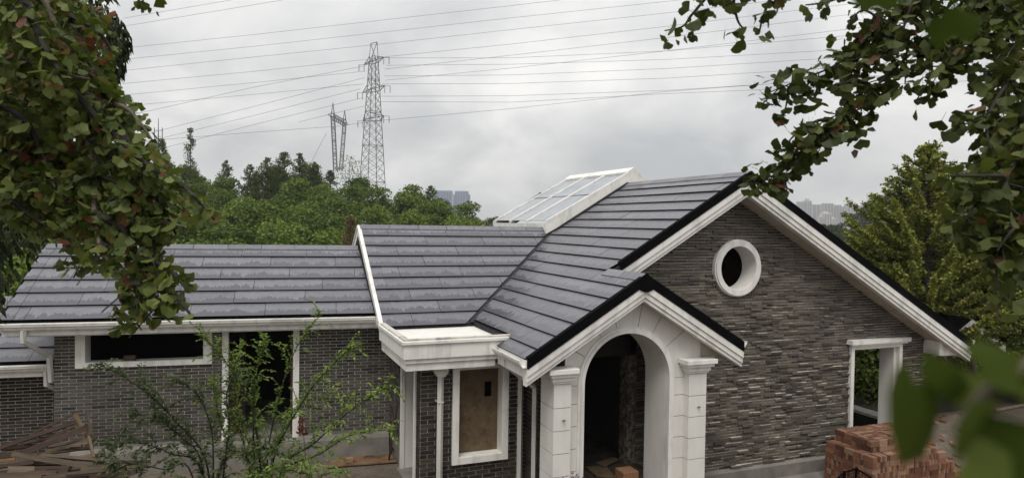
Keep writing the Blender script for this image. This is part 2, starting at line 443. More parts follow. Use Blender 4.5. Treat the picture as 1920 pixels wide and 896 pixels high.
# ------------------------------------------------------------------ the terrain
def lerp_table(t, x):
    if x <= t[0][0]: return t[0][1]
    for (a, b), (c, d) in zip(t, t[1:]):
        if x <= c: return b + (d - b) * (x - a) / (c - a)
    return t[-1][1]
def sstep(a, b, x):
    t = max(0.0, min(1.0, (x - a) / (b - a))); return t * t * (3 - 2 * t)
TREELINE = [(-900, 300), (0, 270), (200, 285), (290, 296), (360, 305), (420, 332), (470, 328), (540, 312), (600, 318), (640, 325), (700, 342), (760, 352), (850, 376), (900, 394), (945, 416), (1000, 436), (1150, 462), (1500, 472)]
RIGHTHILL = [(1480, 462), (1560, 440), (1600, 418), (1640, 388), (1700, 362), (1800, 330), (1900, 288), (2000, 262), (2200, 240), (3000, 300)]
def horizon(px): return 448 - 28.1 + 0.0155 * (px - 960)
def hill_top_z(px, d):
    """height of the tree tops on the wooded hill"""
    t = max(0.0, min(1.0, (d - 38) / 72.0)) ** 0.75
    y = 484 + (lerp_table(TREELINE, px) - 484) * t
    return EYE + (horizon(px) - y) * d / FPX
TREE_H = 7.0
def ground_z(x, y):
    v = Vector((x, y, 0))
    d = v.dot(Vector((math.sin(YAW), math.cos(YAW), 0)))
    z = 0.75 + (0.05 - 0.75) * sstep(5.6, 7.4, x - 0.25 * max(0, y - 12))
    z = z + (4.0 - z) * (1 - sstep(2.6, 8.4, max(d, y * 0.8)))
    if d > 1:
        px = 960 + FPX * v.dot(_R) / d
        px = max(-2500, min(4000, px))
        if d > 24:
            w = sstep(24, 38, d)
            if px < 1500:
                h = hill_top_z(px, min(d, 112)) - TREE_H
                if d > 112: h = h + (-20 - h) * sstep(225, 330, d)
            else:
                h = -3 + (-20 + 3) * sstep(60, 210, d)
            if 1400 < px < 1500:
                pass
            z = z + (h - z) * w
        if d > 170:
            yt = lerp_table(RIGHTHILL, px)
            ht = EYE + (horizon(px) - yt) * 330 / FPX - 7
            k = sstep(170, 330, d) * (1 - sstep(360, 520, d)) * sstep(1450, 1560, px)
            z = z + (max(ht, -20) - z) * k
    return z
def build_ground():
    radii = [0.0]
    r = 1.2
    while r < 60: radii.append(r); r *= 1.09
    while r < 7000: radii.append(r); r *= 1.13
    n = 240
    v = [(0, 0, ground_z(0, 0))]; f = []
    for r in radii[1:]:
        for k in range(n):
            a = 2 * math.pi * k / n
            x, y = r * math.sin(a), r * math.cos(a)
            z = ground_z(x, y) + (0.02 * mnoise.noise(Vector((x * 1.7, y * 1.7, 0))) if r < 40 else 0)
            v.append((x, y, z))
    for k in range(n): f.append((0, 1 + (k + 1) % n, 1 + k))
    for i in range(len(radii) - 2):
        b = 1 + i * n
        for k in range(n):
            a, c = b + k, b + (k + 1) % n
            f.append((a, c, c + n, a + n))
    m = MB(); m.v, m.f = v, f
    structure("ground", m, "soil", smooth=True, loc=(0, 0, 0))
build_ground()

# ------------------------------------------------------------------ roof tiles, bricks
def roof_tiles(parent, o, ud, vd, courses, regions, tile_len, name="tile", seed=1, thick=0.025, lift=0.035, stag=None):
    """tiles on the plane through o; u runs along the eave, v up the slope. courses: list of (v0, v1). regions: lists of half-planes."""
    o, ud, vd = Vector(o), Vector(ud).normalized(), Vector(vd).normalized()
    nn = ud.cross(vd)
    if nn.z < 0: nn = -nn
    r = random.Random(seed)
    made = []
    for ci, (v0, v1) in enumerate(courses):
        off = (stag[ci % len(stag)] if stag else r.random()) * tile_len
        for hps, (umin, umax) in regions:
            k = math.floor((umin - off) / tile_len)
            while off + k * tile_len < umax:
                ua, ub = off + k * tile_len + 0.004, off + (k + 1) * tile_len - 0.004
                k += 1
                ve = v1 + 0.045
                poly = [(ua, v0), (ub, v0), (ub, ve), (ua, ve)]
                for h in hps:
                    poly = clip_poly(poly, h)
                    if len(poly) < 3: break
                if len(poly) < 3 or area2(poly) < 0.004: continue
                if min(p[1] for p in poly) > v1 - 0.02: continue
                jt = r.uniform(-0.002, 0.003)
                up = lambda p: lift + jt + (0.004 - lift) * (p[1] - v0) / (v1 - v0)
                top = [o + ud * p[0] + vd * p[1] + nn * up(p) for p in poly]
                bot = [t - nn * thick for t in top]
                n = len(top)
                c = sum(top, Vector()) / n
                me = bpy.data.meshes.new(name)
                me.from_pydata([tuple(p - c) for p in top + bot], [], [tuple(range(n)), tuple(range(n, 2 * n))[::-1]] + [(i, n + i, n + (i + 1) % n, (i + 1) % n) for i in range(n)])
                uvl = me.uv_layers.new(name="tile")
                us = r.uniform(0, 100)
                for lp in me.loops:
                    p = poly[lp.vertex_index % n]
                    uvl.data[lp.index].uv = (p[0] + us, (p[1] - v0) / (v1 - v0))
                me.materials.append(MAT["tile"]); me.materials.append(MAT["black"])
                for fi in range(1, len(me.polygons)): me.polygons[fi].material_index = 1  # black edges and undersides: shadow lines between courses put into the colour
                made.append(link(name, me, parent, c))
    return made

HOUSE_BRICKS = {}
def brick_wall(parent, key, name, o, ud, vrange, urange, L, Hc, joint, mat, depth=0.012, jut=None, hps=(), holes=(), seed=1, mortar="mortar_light", wall_t=0.2, quoin=False):
    """collects the bricks of a wall. o: a point on the mortar face at u=0, v=0 (v is z). hole: (u0, v0, u1, v1) or ('c', u, v, r)"""
    o, ud = Vector(o), Vector(ud).normalized()
    nrm = ud.cross(Vector((0, 0, 1)))          # points out of the wall
    r = random.Random(seed)
    lst = []
    def spans(va, vb, ua, ub):
        iv = [(ua, ub)]
        vm = (va + vb) / 2
        for h in holes:
            if h[0] == 'c':
                q = h[3] ** 2 - (vm - h[2]) ** 2
                if q <= 0: continue
                a, b = h[1] - math.sqrt(q), h[1] + math.sqrt(q)
            else:
                if not (h[1] < vm < h[3]): continue
                a, b = h[0], h[2]
            nv = []
            for s, t in iv:
                if b <= s or a >= t: nv.append((s, t)); continue
                if a > s: nv.append((s, a))
                if b < t: nv.append((b, t))
            iv = nv
        return iv
    nrow = int(round((vrange[1] - vrange[0]) / Hc))
    mort = MB()
    for i in range(nrow):
        va, vb = vrange[0] + i * Hc, vrange[0] + (i + 1) * Hc
        for s, t in spans(va, vb, *urange):
            poly = [(s, va), (t, va), (t, vb), (s, vb)]
            for h in hps:
                poly = clip_poly(poly, h)
                if len(poly) < 3: break
            if len(poly) < 3: continue
            P = [o + ud * p[0] + Vector((0, 0, p[1])) for p in poly]
            mort.prism(P, -nrm * wall_t)
            off = (0.5 * L if i % 2 else 0) + (r.uniform(-0.12, 0.12) * L if jut else 0)
            k = math.floor((s - off - urange[0]) / L)
            while True:
                ua = urange[0] + off + k * L; ub = ua + L - joint; k += 1
                if ua >= t: break
                ua, ub = max(ua, s), min(ub, t)
                if ub - ua < 0.025: continue
                bp = [(ua, va + joint / 2), (ub, va + joint / 2), (ub, vb - joint / 2), (ua, vb - joint / 2)]
                for h in hps:
                    bp = clip_poly(bp, h)
                    if len(bp) < 3: break
                if len(bp) < 3 or area2(bp) < 0.0006: continue
                d = depth
                if jut:
                    d = r.choice(jut) + r.uniform(0, 0.004)
                fr = [o + ud * p[0] + Vector((0, 0, p[1])) + nrm * d for p in bp]
                lst.append((fr, -nrm * (d + 0.01), mat))
    w = mort.build(name, mortar, parent)
    HOUSE_BRICKS.setdefault(key, []).extend([(a, b, c, w) for a, b, c in lst])
    return w
ledge = random.Random(9)
def flush_bricks(key, house):
    """the 300 bricks that show largest become parts of their own, the others one joined part"""
    lst = HOUSE_BRICKS[key]
    sc = []
    for i, (fr, vec, mat, parent) in enumerate(lst):
        c = sum(fr, Vector()) / len(fr)
        if not in_view(c, 0): sc.append((0, i)); continue
        px = [proj(p) for p in fr]
        sc.append((area2([(p[0], p[1]) for p in px]), i))
    sc.sort(reverse=True)
    solo = set(i for a, i in sc[:300] if a > 0)
    rest = {}
    for i, (fr, vec, mat, parent) in enumerate(lst):
        if i in solo:
            m = MB().prism(fr, vec)
            o = m.build("brick", mat, parent)
            if mat == "brick_gable" and len(fr) == 4 and ledge.random() < 0.42:      # mortar smeared on the ledge
                o.data.materials.append(MAT["mortar_gable"])
                for pl in o.data.polygons:
                    if pl.normal.z > 0.9: pl.material_index = 1
        else:
            rest.setdefault((mat, parent.name), (MB(), parent))[0].prism(fr, vec)
    for (mat, pn), (mb, parent) in rest.items():
        o = mb.build("brick", mat, parent)
        o["kind"] = "stuff"
        if mat == "brick_gable":
            o.data.materials.append(MAT["mortar_gable"])
            for pl in o.data.polygons:
                if pl.normal.z > 0.9 and ledge.random() < 0.42: pl.material_index = 1

def slope_band(mb, p, q, top, bot, y0, y1, e0=None, e1=None):
    """board under a sloping verge: from p to q (x, z of the tile line), between `top` and `bot` metres below it, from y0 to y1"""
    (xa, za), (xb, zb) = p, q
    mb.prism([(xa, y0, za - top), (xb, y0, zb - top), (xb, y0, zb - bot), (xa, y0, za - bot)], (0, y1 - y0, 0))
    return mb
def verge(parent, p, q, y, black=0.14, white=0.31, depth=0.2):
    """black tile trim over a stepped white barge board along the line p-q (x, z)"""
    m = MB(); slope_band(m, p, q, -0.045, black, y, y + 0.1); m.build("verge_trim", "black", parent)
    m = MB(); slope_band(m, p, q, black + 0.002, black + white * 0.42, y + 0.012, y + depth); m.build("barge_board", "white", parent)
    m = MB(); slope_band(m, p, q, black + white * 0.42 + 0.002, black + white * 0.76, y + 0.036, y + depth); m.build("barge_board", "white", parent)
    m = MB(); slope_band(m, p, q, black + white * 0.76 + 0.002, black + white, y + 0.062, y + depth); m.build("barge_board", "white", parent)
def gutter(parent, p, q, out, size=0.12, mat="white", name="gutter"):
    """ogee gutter, open on top, running from p to q at the level of its rim; out: the way it faces"""
    p, q, out = Vector(p), Vector(q), Vector(out).normalized()
    s = size
    prof = [(0, 0), (0, -s), (0.55 * s, -s), (0.68 * s, -0.86 * s), (0.78 * s, -0.62 * s), (0.98 * s, -0.42 * s), (1.02 * s, -0.2 * s), (0.98 * s, -0.16 * s), (1.08 * s, -0.1 * s), (1.08 * s, 0), (0.98 * s, 0), (0.95 * s, -0.3 * s), (0.5 * s, -0.9 * s), (0.08 * s, -0.85 * s), (0.06 * s, 0)]
    m = MB()
    m.prism([p + out * a + Vector((0, 0, b)) for a, b in prof], q - p)
    return m.build(name, mat, parent)
def pipe(parent, pts, r=0.035, name="downpipe", square=True):
    m = MB()
    pts = [Vector(p) for p in pts]
    m.tube(pts, r * 1.15, 4 if square else 10)
    if square:
        pass
    return m.build(name, "pipe", parent)

# ------------------------------------------------------------------ the gabled house
house = thing("gabled_house", "dark grey brick house with steep tiled gables, white barge boards and an arched porch", "house", (8, 14, 0.4))
RX, RZ, ML, MR = 9.79, 6.71, 0.604, 0.56
VY = 11.35                                   # plane of the main verge
PRX, PVY, PM = 6.53, 10.1, 0.597             # porch ridge, porch verge plane, slope of its far side
zl = lambda x: RZ - ML * (RX - x)
zr = lambda x: RZ - MR * (x - RX)
PRZ = zl(PRX)
zp = lambda x: PRZ - PM * (x - PRX)
XR = 16.55                                   # right eave
XL = 4.35                                    # porch eave
MZ0, MY0, MS = 3.58, 13.64, 0.685            # roof of the middle block
zm = lambda y: MZ0 + MS * (y - MY0)
MRY = 16.42
MXL = 2.70
BACK = 22.0
# --- main left slope
cl = math.sqrt(1 + ML * ML)
vx = lambda x: (x - XL) * cl                 # distance up the slope
lo = Vector((XL, 0, zl(XL)))
m = MB()
uz = 0.03
def skin(pts, f, t=0.05, drop=0.035):
    a = [Vector((x, y, f(x, y) - drop)) for x, y in pts]
    m.prism(a, (0, 0, -t))
skin([(PRX, VY + 0.02), (RX, VY + 0.02), (RX, 16.3), (7.7, 16.3), (PRX, 15.33)], lambda x, y: zl(x))
skin([(XL + 0.03, PVY + 0.02), (PRX, PVY + 0.02), (PRX, 15.33), (4.6, 13.64), (4.6, 11.5), (XL + 0.03, 11.5)], lambda x, y: zl(x))
skin([(7.7, 20.0), (RX, 20.0), (RX, BACK), (7.7, BACK)], lambda x, y: zl(x))
roof_l = m.build("roof", "underlay", house)
step = (RX - 6.53) / 10
xs = [RX - step * k for k in range(0, 18)]
courses = [(vx(max(b, XL - 0.01)), vx(a)) for a, b in zip(xs, xs[1:])]
main_c = courses[:10]; low_c = courses[10:]
valley = ((13.64, vx(4.6)), (16.37, vx(7.7)))
hv = hp_line(*valley, inside=(12, vx(7)))
hv = (hv[0], hv[1], hv[2] - 0.06 * math.hypot(hv[0], hv[1]))
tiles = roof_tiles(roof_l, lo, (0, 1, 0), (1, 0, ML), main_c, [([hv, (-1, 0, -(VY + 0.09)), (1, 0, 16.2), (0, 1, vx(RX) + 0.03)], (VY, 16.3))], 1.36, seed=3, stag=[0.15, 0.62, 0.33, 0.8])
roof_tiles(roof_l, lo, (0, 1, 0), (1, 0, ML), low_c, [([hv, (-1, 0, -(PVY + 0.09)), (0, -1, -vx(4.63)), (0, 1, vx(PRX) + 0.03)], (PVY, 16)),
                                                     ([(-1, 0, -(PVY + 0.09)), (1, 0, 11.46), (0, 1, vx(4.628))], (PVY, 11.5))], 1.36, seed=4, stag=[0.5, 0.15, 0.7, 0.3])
# --- main right slope, porch far slope, the back slope of the middle block
m = MB()
m.prism([(RX, VY + 0.02, RZ - 0.01), (XR, VY + 0.02, zr(XR) - 0.01), (XR, VY + 0.02, zr(XR) - 0.09), (RX, VY + 0.02, RZ - 0.09)], (0, BACK - VY, 0))
roof_r = m.build("roof", "underlay", house)
cr_ = math.sqrt(1 + MR * MR); full = (XR - RX) * cr_
n_c = 19
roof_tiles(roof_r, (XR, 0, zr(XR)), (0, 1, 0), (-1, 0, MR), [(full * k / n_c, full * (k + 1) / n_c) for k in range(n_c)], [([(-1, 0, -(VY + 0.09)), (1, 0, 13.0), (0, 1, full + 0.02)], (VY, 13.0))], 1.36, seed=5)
m = MB()
m.prism([(PRX, PVY + 0.02, PRZ - 0.005), (8.62, PVY + 0.02, zp(8.62) - 0.005), (8.62, PVY + 0.02, zp(8.62) - 0.09), (PRX, PVY + 0.02, PRZ - 0.09)], (0, 12.0 - PVY - 0.02, 0))
roof_p = m.build("porch_roof", "underlay", house)
m = MB()
m.prism([(MXL + 0.02, MRY, zm(MRY) - 0.03), (MXL + 0.02, 19.2, zm(MRY) - 0.03 - MS * (19.2 - MRY)), (MXL + 0.02, 19.2, zm(MRY) - 0.1 - MS * (19.2 - MRY)), (MXL + 0.02, MRY, zm(MRY) - 0.1)], (5.2, 0, 0))
m.build("roof", "underlay", house)
# --- middle block, front slope
cm = math.sqrt(1 + MS * MS)
m = MB()
vX = lambda y: 4.6 + (y - 13.64) / 0.8806
skin([(MXL + 0.02, 13.6), (4.6, 13.6), (vX(MRY), MRY), (MXL + 0.02, MRY)], lambda x, y: zm(y))
roof_m = m.build("roof", "underlay", house)
vm = lambda y: (y - 13.55) * cm
mo = Vector((0, 13.55, zm(13.55)))
rows = 9
mst = (MRY - 13.55) / rows
h2 = hp_line((4.6, vm(13.64)), (7.7, vm(16.37)), inside=(3.5, vm(15.5)))
h2 = (h2[0], h2[1], h2[2] - 0.06 * math.hypot(h2[0], h2[1]))
mc = [(vm(13.55 + mst * k), vm(13.55 + mst * (k + 1))) for k in range(rows)]
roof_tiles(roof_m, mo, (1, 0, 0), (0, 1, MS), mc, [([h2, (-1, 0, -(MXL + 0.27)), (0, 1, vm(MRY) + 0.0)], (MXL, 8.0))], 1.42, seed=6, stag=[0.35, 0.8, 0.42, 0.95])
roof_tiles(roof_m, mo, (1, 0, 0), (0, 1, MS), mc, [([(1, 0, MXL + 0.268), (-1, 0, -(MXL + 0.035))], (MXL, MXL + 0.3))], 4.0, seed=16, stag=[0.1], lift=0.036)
# valley flashing
m = MB()
a, b = Vector((4.6, 13.64, MZ0 + 0.0)), Vector((7.72, 16.39, zm(16.39)))
for s in (0,):
    m.prism([a + Vector((-0.1, 0.0, -0.005)), a + Vector((0.03, -0.12, -0.012)), b + Vector((0.03, -0.12, -0.012)), b + Vector((-0.1, 0, -0.005))], (0, 0, -0.02))
m.build("valley_flashing", "underlay", house)
# ridge caps
def ridge_caps(parent, p, q, side_a, side_b, w, piece, gap=0.006):
    """angled cap tiles along a ridge; side_a/b point down the two slopes"""
    p, q = Vector(p), Vector(q); L = (q - p).length; d = (q - p) / L
    n = max(1, round(L / piece)); s = L / n
    sa, sb = Vector(side_a).normalized(), Vector(side_b).normalized()
    for k in range(n):
        a, b = p + d * (k * s + gap), p + d * ((k + 1) * s - gap)
        h = Vector((0, 0, 0.05)); h2 = Vector((0, 0, 0.028 + 0.004 * (k % 2)))
        m = MB()
        for sd in (sa, sb):
            m.prism([a + h, a + sd * w + h2 + Vector((0, 0, 0.012)), a + sd * w + Vector((0, 0, -0.004)), a + h - Vector((0, 0, 0.03))], b - a)
        o = m.build("ridge_tile", "tile", parent)
        uvl = o.data.uv_layers.new(name="tile")
        for lp in o.data.loops: uvl.data[lp.index].uv = (k * 1.7, 0.95)
ridge_caps(roof_l, (RX, VY + 0.04, RZ), (RX, 16.2, RZ), (-1, 0, -ML), (1, 0, -MR), 0.17, 0.74)
ridge_caps(roof_m, (MXL, MRY, zm(MRY)), (7.62, MRY, zm(MRY)), (0, -1, -MS), (0, 1, -MS), 0.15, 0.73)
ridge_caps(roof_l, (PRX, PVY + 0.03, PRZ), (PRX, VY + 0.06, PRZ), (-1, 0, -ML), (1, 0, -PM), 0.19, 0.62)
# --- verges
verge(house, (RX, RZ), (XR + 0.05, zr(XR + 0.05)), VY)
verge(house, (6.75, zl(6.75)), (RX, RZ), VY)
verge(house, (PRX, PRZ), (8.64, zp(8.64)), PVY, 0.14, 0.29)
verge(house, (XL, zl(XL)), (PRX, PRZ), PVY, 0.14, 0.29)
m = MB(); m.prism([(RX - 0.1, VY - 0.012, zl(RX - 0.1) + 0.03), (RX, VY - 0.012, RZ + 0.05), (RX + 0.1, VY - 0.012, zr(RX + 0.1) + 0.03), (RX + 0.1, VY - 0.012, zr(RX + 0.1) - 0.17), (RX + 0.03, VY - 0.012, RZ - 0.24), (RX - 0.03, VY - 0.012, RZ - 0.24), (RX - 0.1, VY - 0.012, zl(RX - 0.1) - 0.17)], (0, 0.03, 0))
m.build("ridge_end_cap", "black", house)
m = MB(); m.prism([(PRX - 0.13, PVY - 0.012, zl(PRX - 0.13) + 0.03), (PRX, PVY - 0.012, PRZ + 0.06), (PRX + 0.13, PVY - 0.012, zp(PRX + 0.13) + 0.03), (PRX + 0.13, PVY - 0.012, zp(PRX + 0.13) - 0.15), (PRX + 0.03, PVY - 0.012, PRZ - 0.27), (PRX - 0.03, PVY - 0.012, PRZ - 0.27), (PRX - 0.13, PVY - 0.012, zl(PRX - 0.13) - 0.15)], (0, 0.03, 0))
m.build("ridge_end_cap", "black", house)
# soffits of the verges
def soffit(p, q, drop, y0, y1):
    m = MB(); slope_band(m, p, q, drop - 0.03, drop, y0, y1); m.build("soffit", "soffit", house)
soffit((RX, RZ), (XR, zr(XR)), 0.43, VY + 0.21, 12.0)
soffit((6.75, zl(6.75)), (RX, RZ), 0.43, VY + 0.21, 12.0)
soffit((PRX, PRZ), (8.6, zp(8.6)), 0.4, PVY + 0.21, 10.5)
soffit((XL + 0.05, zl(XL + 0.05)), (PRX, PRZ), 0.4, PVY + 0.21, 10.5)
# porch far eave, beyond the arch front: a boxed soffit back to the gable wall
m = MB(); m.prism([(7.95, 10.52, zp(7.95) - 0.12), (8.58, 10.52, zp(8.58) - 0.12), (8.58, 10.52, zp(8.58) - 0.3), (7.95, 10.52, zp(8.58) - 0.3)], (0, 1.45, 0)); m.build("eave_box", "soffit", house)
# right eave return
m = MB(); m.prism([(15.75, VY + 0.22, zr(15.75) - 0.44), (XR - 0.04, VY + 0.22, zr(XR) - 0.3), (XR - 0.04, VY + 0.22, zr(XR) - 0.36), (15.75, VY + 0.22, zr(XR) - 0.33 )], (0, BACK - VY - 0.3, 0)); m.build("eave_box", "white", house)
m = MB(); m.prism([(15.2, VY + 0.2, zr(15.2) - 0.47), (XR - 0.02, VY + 0.2, zr(XR) - 0.4), (15.2, VY + 0.2, zr(XR) - 0.34)], (0, 0.02, 0)); 
gutter(house, (XR + 0.0, VY + 0.0, zr(XR) + 0.03), (XR + 0.0, BACK, zr(XR) + 0.03), (1, 0, 0), 0.12)
gutter(house, (8.6, PVY + 0.0, zp(8.6) + 0.02), (8.6, 11.95, zp(8.6) + 0.02), (1, 0, 0), 0.1)
gutter(house, (XL - 0.0, 11.42, zl(XL) - 0.0), (XL - 0.0, PVY + 0.05, zl(XL) - 0.0), (-1, 0, 0), 0.13)
m = MB(); m.box(XL + 0.0, PVY + 0.2, zl(XL) - 0.12, XL + 0.03, 11.46, zl(XL) - 0.3); m.build("fascia", "white", house)
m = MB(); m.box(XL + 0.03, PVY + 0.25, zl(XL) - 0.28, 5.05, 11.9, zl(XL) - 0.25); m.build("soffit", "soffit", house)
pipe(house, [(XL + 0.02, 11.1, zl(XL) - 0.13), (XL + 0.02, 11.1, zl(XL) - 0.26), (4.95, 11.2, 2.72), (4.97, 11.22, 2.6), (4.97, 11.22, 0.78)], 0.045)
pipe(house, [(4.93, 11.78, 2.98), (4.93, 11.78, 0.78)], 0.05)

# --- walls
hpg = [hp_line((5.0, zl(5.0) - 0.4), (RX, RZ - 0.4), (9, 1)), hp_line((RX, RZ - 0.4), (XR, zr(XR) - 0.4), (9, 1))]
hpg = [(a, b, c) for a, b, c in hpg]
RC = (9.97, 4.735)
W0, W1, WZ0, WZ1 = 13.3, 14.95, 0.41, 2.93
gw = brick_wall(house, "house", "gable_wall", (0, 12, 0), (1, 0, 0), (0.41, 6.41), (7.55, 15.76), 0.30, 0.0617, 0.012, "brick_gable", jut=(0.004, 0.006, 0.008, 0.012, 0.024, 0.036, 0.05),
           hps=hpg, holes=[('c', RC[0], RC[1], 0.53), (W0 + 0.005, WZ0, W1 - 0.005, WZ1)], seed=11, mortar="mortar_gable", wall_t=0.3)
brick_wall(house, "house", "gable_wall", (0, 12, 0), (1, 0, 0), (3.9, 5.2), (6.0, 7.54), 0.30, 0.0617, 0.012, "brick_gable", jut=(0.004, 0.006, 0.012, 0.024, 0.04), hps=hpg, seed=12, mortar="mortar_gable", wall_t=0.3)
# plinth and kerb of the gable wall
m = MB(); m.box(7.5, 11.9, -0.1, 15.8, 12.06, 0.36); m.prism([(7.5, 11.9, 0.36), (7.5, 12.0, 0.41), (7.5, 12.06, 0.36)], (8.3, 0, 0)); m.build("plinth", "concrete", house)
m = MB(); m.box(7.6, 11.45, -0.2, 16.2, 11.9, 0.09); m.build("kerb", "concrete", house)
# right side wall with its opening
m = MB()
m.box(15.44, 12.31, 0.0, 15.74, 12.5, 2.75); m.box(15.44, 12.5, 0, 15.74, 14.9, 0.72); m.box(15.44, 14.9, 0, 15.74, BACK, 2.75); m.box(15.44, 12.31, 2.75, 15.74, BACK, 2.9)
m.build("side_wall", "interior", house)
m = MB(); m.box(15.4, 12.5, 0.722, 15.8, 14.9, 0.79); m.build("window_sill", "white", house)
m = MB(); m.box(5.2, BACK, 0, 15.74, BACK + 0.25, 3.0); m.box(5.2, BACK, 3.0, 14, BACK + 0.25, 4.0); m.build("back_wall", "interior", house)
m = MB(); m.box(5.3, 12.32, 3.0, 15.7, BACK, 3.12); m.build("attic_floor", "interior", house)
m = MB(); m.prism([(9.3, 14.0, 3.2), (13, 14.0, 3.2), (13, 14.0, 4.2), (9.9, 14.0, 5.6), (9.3, 14.0, 5.2)], (0, 0.1, 0)); m.build("attic_partition", "plywood", house)
m = MB(); m.box(5.0, 12.31, -0.1, 15.7, BACK, 0.02); m.build("floor", "dirt_floor", house)
m = MB(); m.box(5.08, 10.5, 0.2, 7.6, 16.0, 0.8); m.build("floor", "dirt_floor", house)
m = MB(); m.box(8.6, 12.31, 0.02, 8.8, BACK, 3.0); m.build("inner_wall", "interior", house)

# round window
rw = MB()
def ring(mb, c, r0, r1, y0, y1, n=56, a0=0.0, a1=2 * math.pi):
    closed = abs(a1 - a0 - 2 * math.pi) < 1e-6
    k = len(mb.v)
    N = n if closed else n + 1
    for i in range(N):
        a = a0 + (a1 - a0) * i / n
        for (r, y) in ((r0, y0), (r1, y0), (r1, y1), (r0, y1)):
            mb.v.append((c[0] + r * math.cos(a), y, c[1] + r * math.sin(a)))
    for i in range(n):
        j = (i + 1) % N
        for q in range(4):
            mb.f.append((k + i * 4 + q, k + j * 4 + q, k + j * 4 + (q + 1) % 4, k + i * 4 + (q + 1) % 4))
    if not closed:
        mb.f.append((k, k + 1, k + 2, k + 3)); e = k + n * 4
        mb.f.append((e + 3, e + 2, e + 1, e))
ring(rw, RC, 0.47, 0.585, 11.87, 12.02)
wf = rw.build("round_window", "white", house)
rw = MB(); ring(rw, RC, 0.585, 0.612, 11.9, 12.02); rw.build("frame", "white", wf)
rw = MB(); ring(rw, RC, 0.462, 0.475, 11.89, 12.33); rw.build("reveal", "stucco", wf)

# big window in the gable wall
m = MB()
m.box(W0, 11.92, WZ0, W0 + 0.1, 12.02, WZ1); m.box(W1 - 0.1, 11.92, WZ0, W1, 12.02, WZ1); m.box(W0 + 0.1, 11.92, WZ1 - 0.13, W1 - 0.1, 12.02, WZ1)
bw = m.build("window", "white", house)
m = MB(); m.box(W0 - 0.09, 11.82, WZ1 + 0.002, W1 + 0.16, 12.02, WZ1 + 0.1); m.box(W0 - 0.05, 11.86, WZ1 - 0.045, W1 + 0.1, 11.918, WZ1); m.build("window_cap", "white", bw)
m = MB(); m.box(W0, 12.021, WZ0, W0 + 0.07, 12.4, WZ1 - 0.1); m.box(W1 - 0.17, 12.021, WZ0, W1 - 0.01, 12.42, WZ1 - 0.1); m.box(W0, 12.021, WZ1 - 0.1, W1, 12.42, WZ1 - 0.02); m.build("reveal", "stucco", bw)
pipe(house, [(15.97, 12.2, 2.22), (16.62, 12.2, 2.55)], 0.05)

# --- middle block walls: window wall under the trough roof, door side
MWY = 11.9
MX0, MX1 = 3.07, 5.08
WA = (3.64, 1.25, 4.72, 3.06)
brick_wall(house, "house", "window_wall", (0, MWY, 0), (1, 0, 0), (0.70, 3.04), (MX0, MX1), 0.262, 0.078, 0.012, "brick_dark", holes=[(WA[0], WA[1], WA[2], WA[3])], seed=21)
brick_wall(house, "house", "side_wall", (MX0, 0, 0), (0, -1, 0), (0.70, 3.04), (-12.18, -MWY - 0.02), 0.262, 0.078, 0.012, "brick_dark", seed=22)
brick_wall(house, "house", "side_wall", (MX0, 0, 0), (0, -1, 0), (1.24, 3.34), (-14.52, -13.35), 0.25, 0.0645, 0.0135, "brick_wing", seed=23)
m = MB(); m.box(MX0, 13.35, 0.5, MX0 + 0.2, 14.52, 1.24); m.build("plinth", "concrete", house)
m = MB(); m.prism([(MX0, 13.8, 3.4), (MX0, MRY, zm(MRY) - 0.12), (MX0, MRY + 2.7, 3.4)], (0.2, 0, 0)); m.build("side_wall", "concrete", house)
# porch left wall (brick)
brick_wall(house, "house", "porch_side_wall", (5.085, 0, 0), (0, -1, 0), (0.70, 3.0), (-MWY, -10.86), 0.262, 0.078, 0.012, "brick_dark", seed=24, mortar="mortar_light")
# boarded window
m = MB()
a, b, c, d = WA
fw = 0.125
m.box(a, 11.83, b, a + fw, MWY + 0.02, d); m.box(c - fw, 11.83, b, c, MWY + 0.02, d); m.box(a + fw, 11.83, b, c - fw, MWY + 0.02, b + fw); m.box(a + fw, 11.83, d - 0.1, c - fw, MWY + 0.02, d)
w1 = m.build("window", "white", house, bevel=0.004)
m = MB()
m.box(a + fw - 0.03, MWY + 0.021, b + fw - 0.01, a + fw, 12.12, d - 0.1); m.box(c - fw, MWY + 0.021, b + fw - 0.01, c - fw + 0.03, 12.12, d - 0.1); m.box(a + fw, MWY + 0.021, b + fw - 0.04, c - fw, 12.12, b + fw - 0.002)
m.build("reveal", "stucco", w1)
hx0, hx1, hz0, hz1 = 4.33, 4.47, 2.38, 2.66
m = MB()
y0, y1 = 12.09, 12.11
m.box(a + fw, y0, b + fw, hx0, y1, d - 0.1); m.box(hx1, y0, b + fw, c - fw, y1, d - 0.1); m.box(hx0, y0, b + fw, hx1, y1, hz0); m.box(hx0, y0, hz1, hx1, y1, d - 0.1)
m.build("board", "plywood", w1)
m = MB(); m.box(a, 12.13, b, c, 12.2, d); m.build("backing", "black", w1)
# door in the side wall: white surround and deep reveal
m = MB(); m.box(MX0 - 0.04, 12.18, 0.7, MX0 + 0.03, 12.29, 3.04); m.box(MX0 - 0.04, 13.26, 0.7, MX0 + 0.03, 13.36, 3.04)
dr = m.build("door_surround", "white", house)
m = MB(); m.box(MX0 + 0.03, 13.28, 0.7, MX0 + 0.55, 13.36, 3.04); m.box(MX0 + 0.02, 12.19, 0.7, MX0 + 0.3, 12.25, 3.04); m.build("reveal", "stucco", dr)
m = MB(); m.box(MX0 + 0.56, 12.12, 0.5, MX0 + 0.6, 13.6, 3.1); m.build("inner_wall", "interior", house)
m = MB(); m.box(MX0 - 0.1, 12.2, 0.62, MX0 + 0.6, 13.36, 0.79); m.build("door_step", "concrete", house)
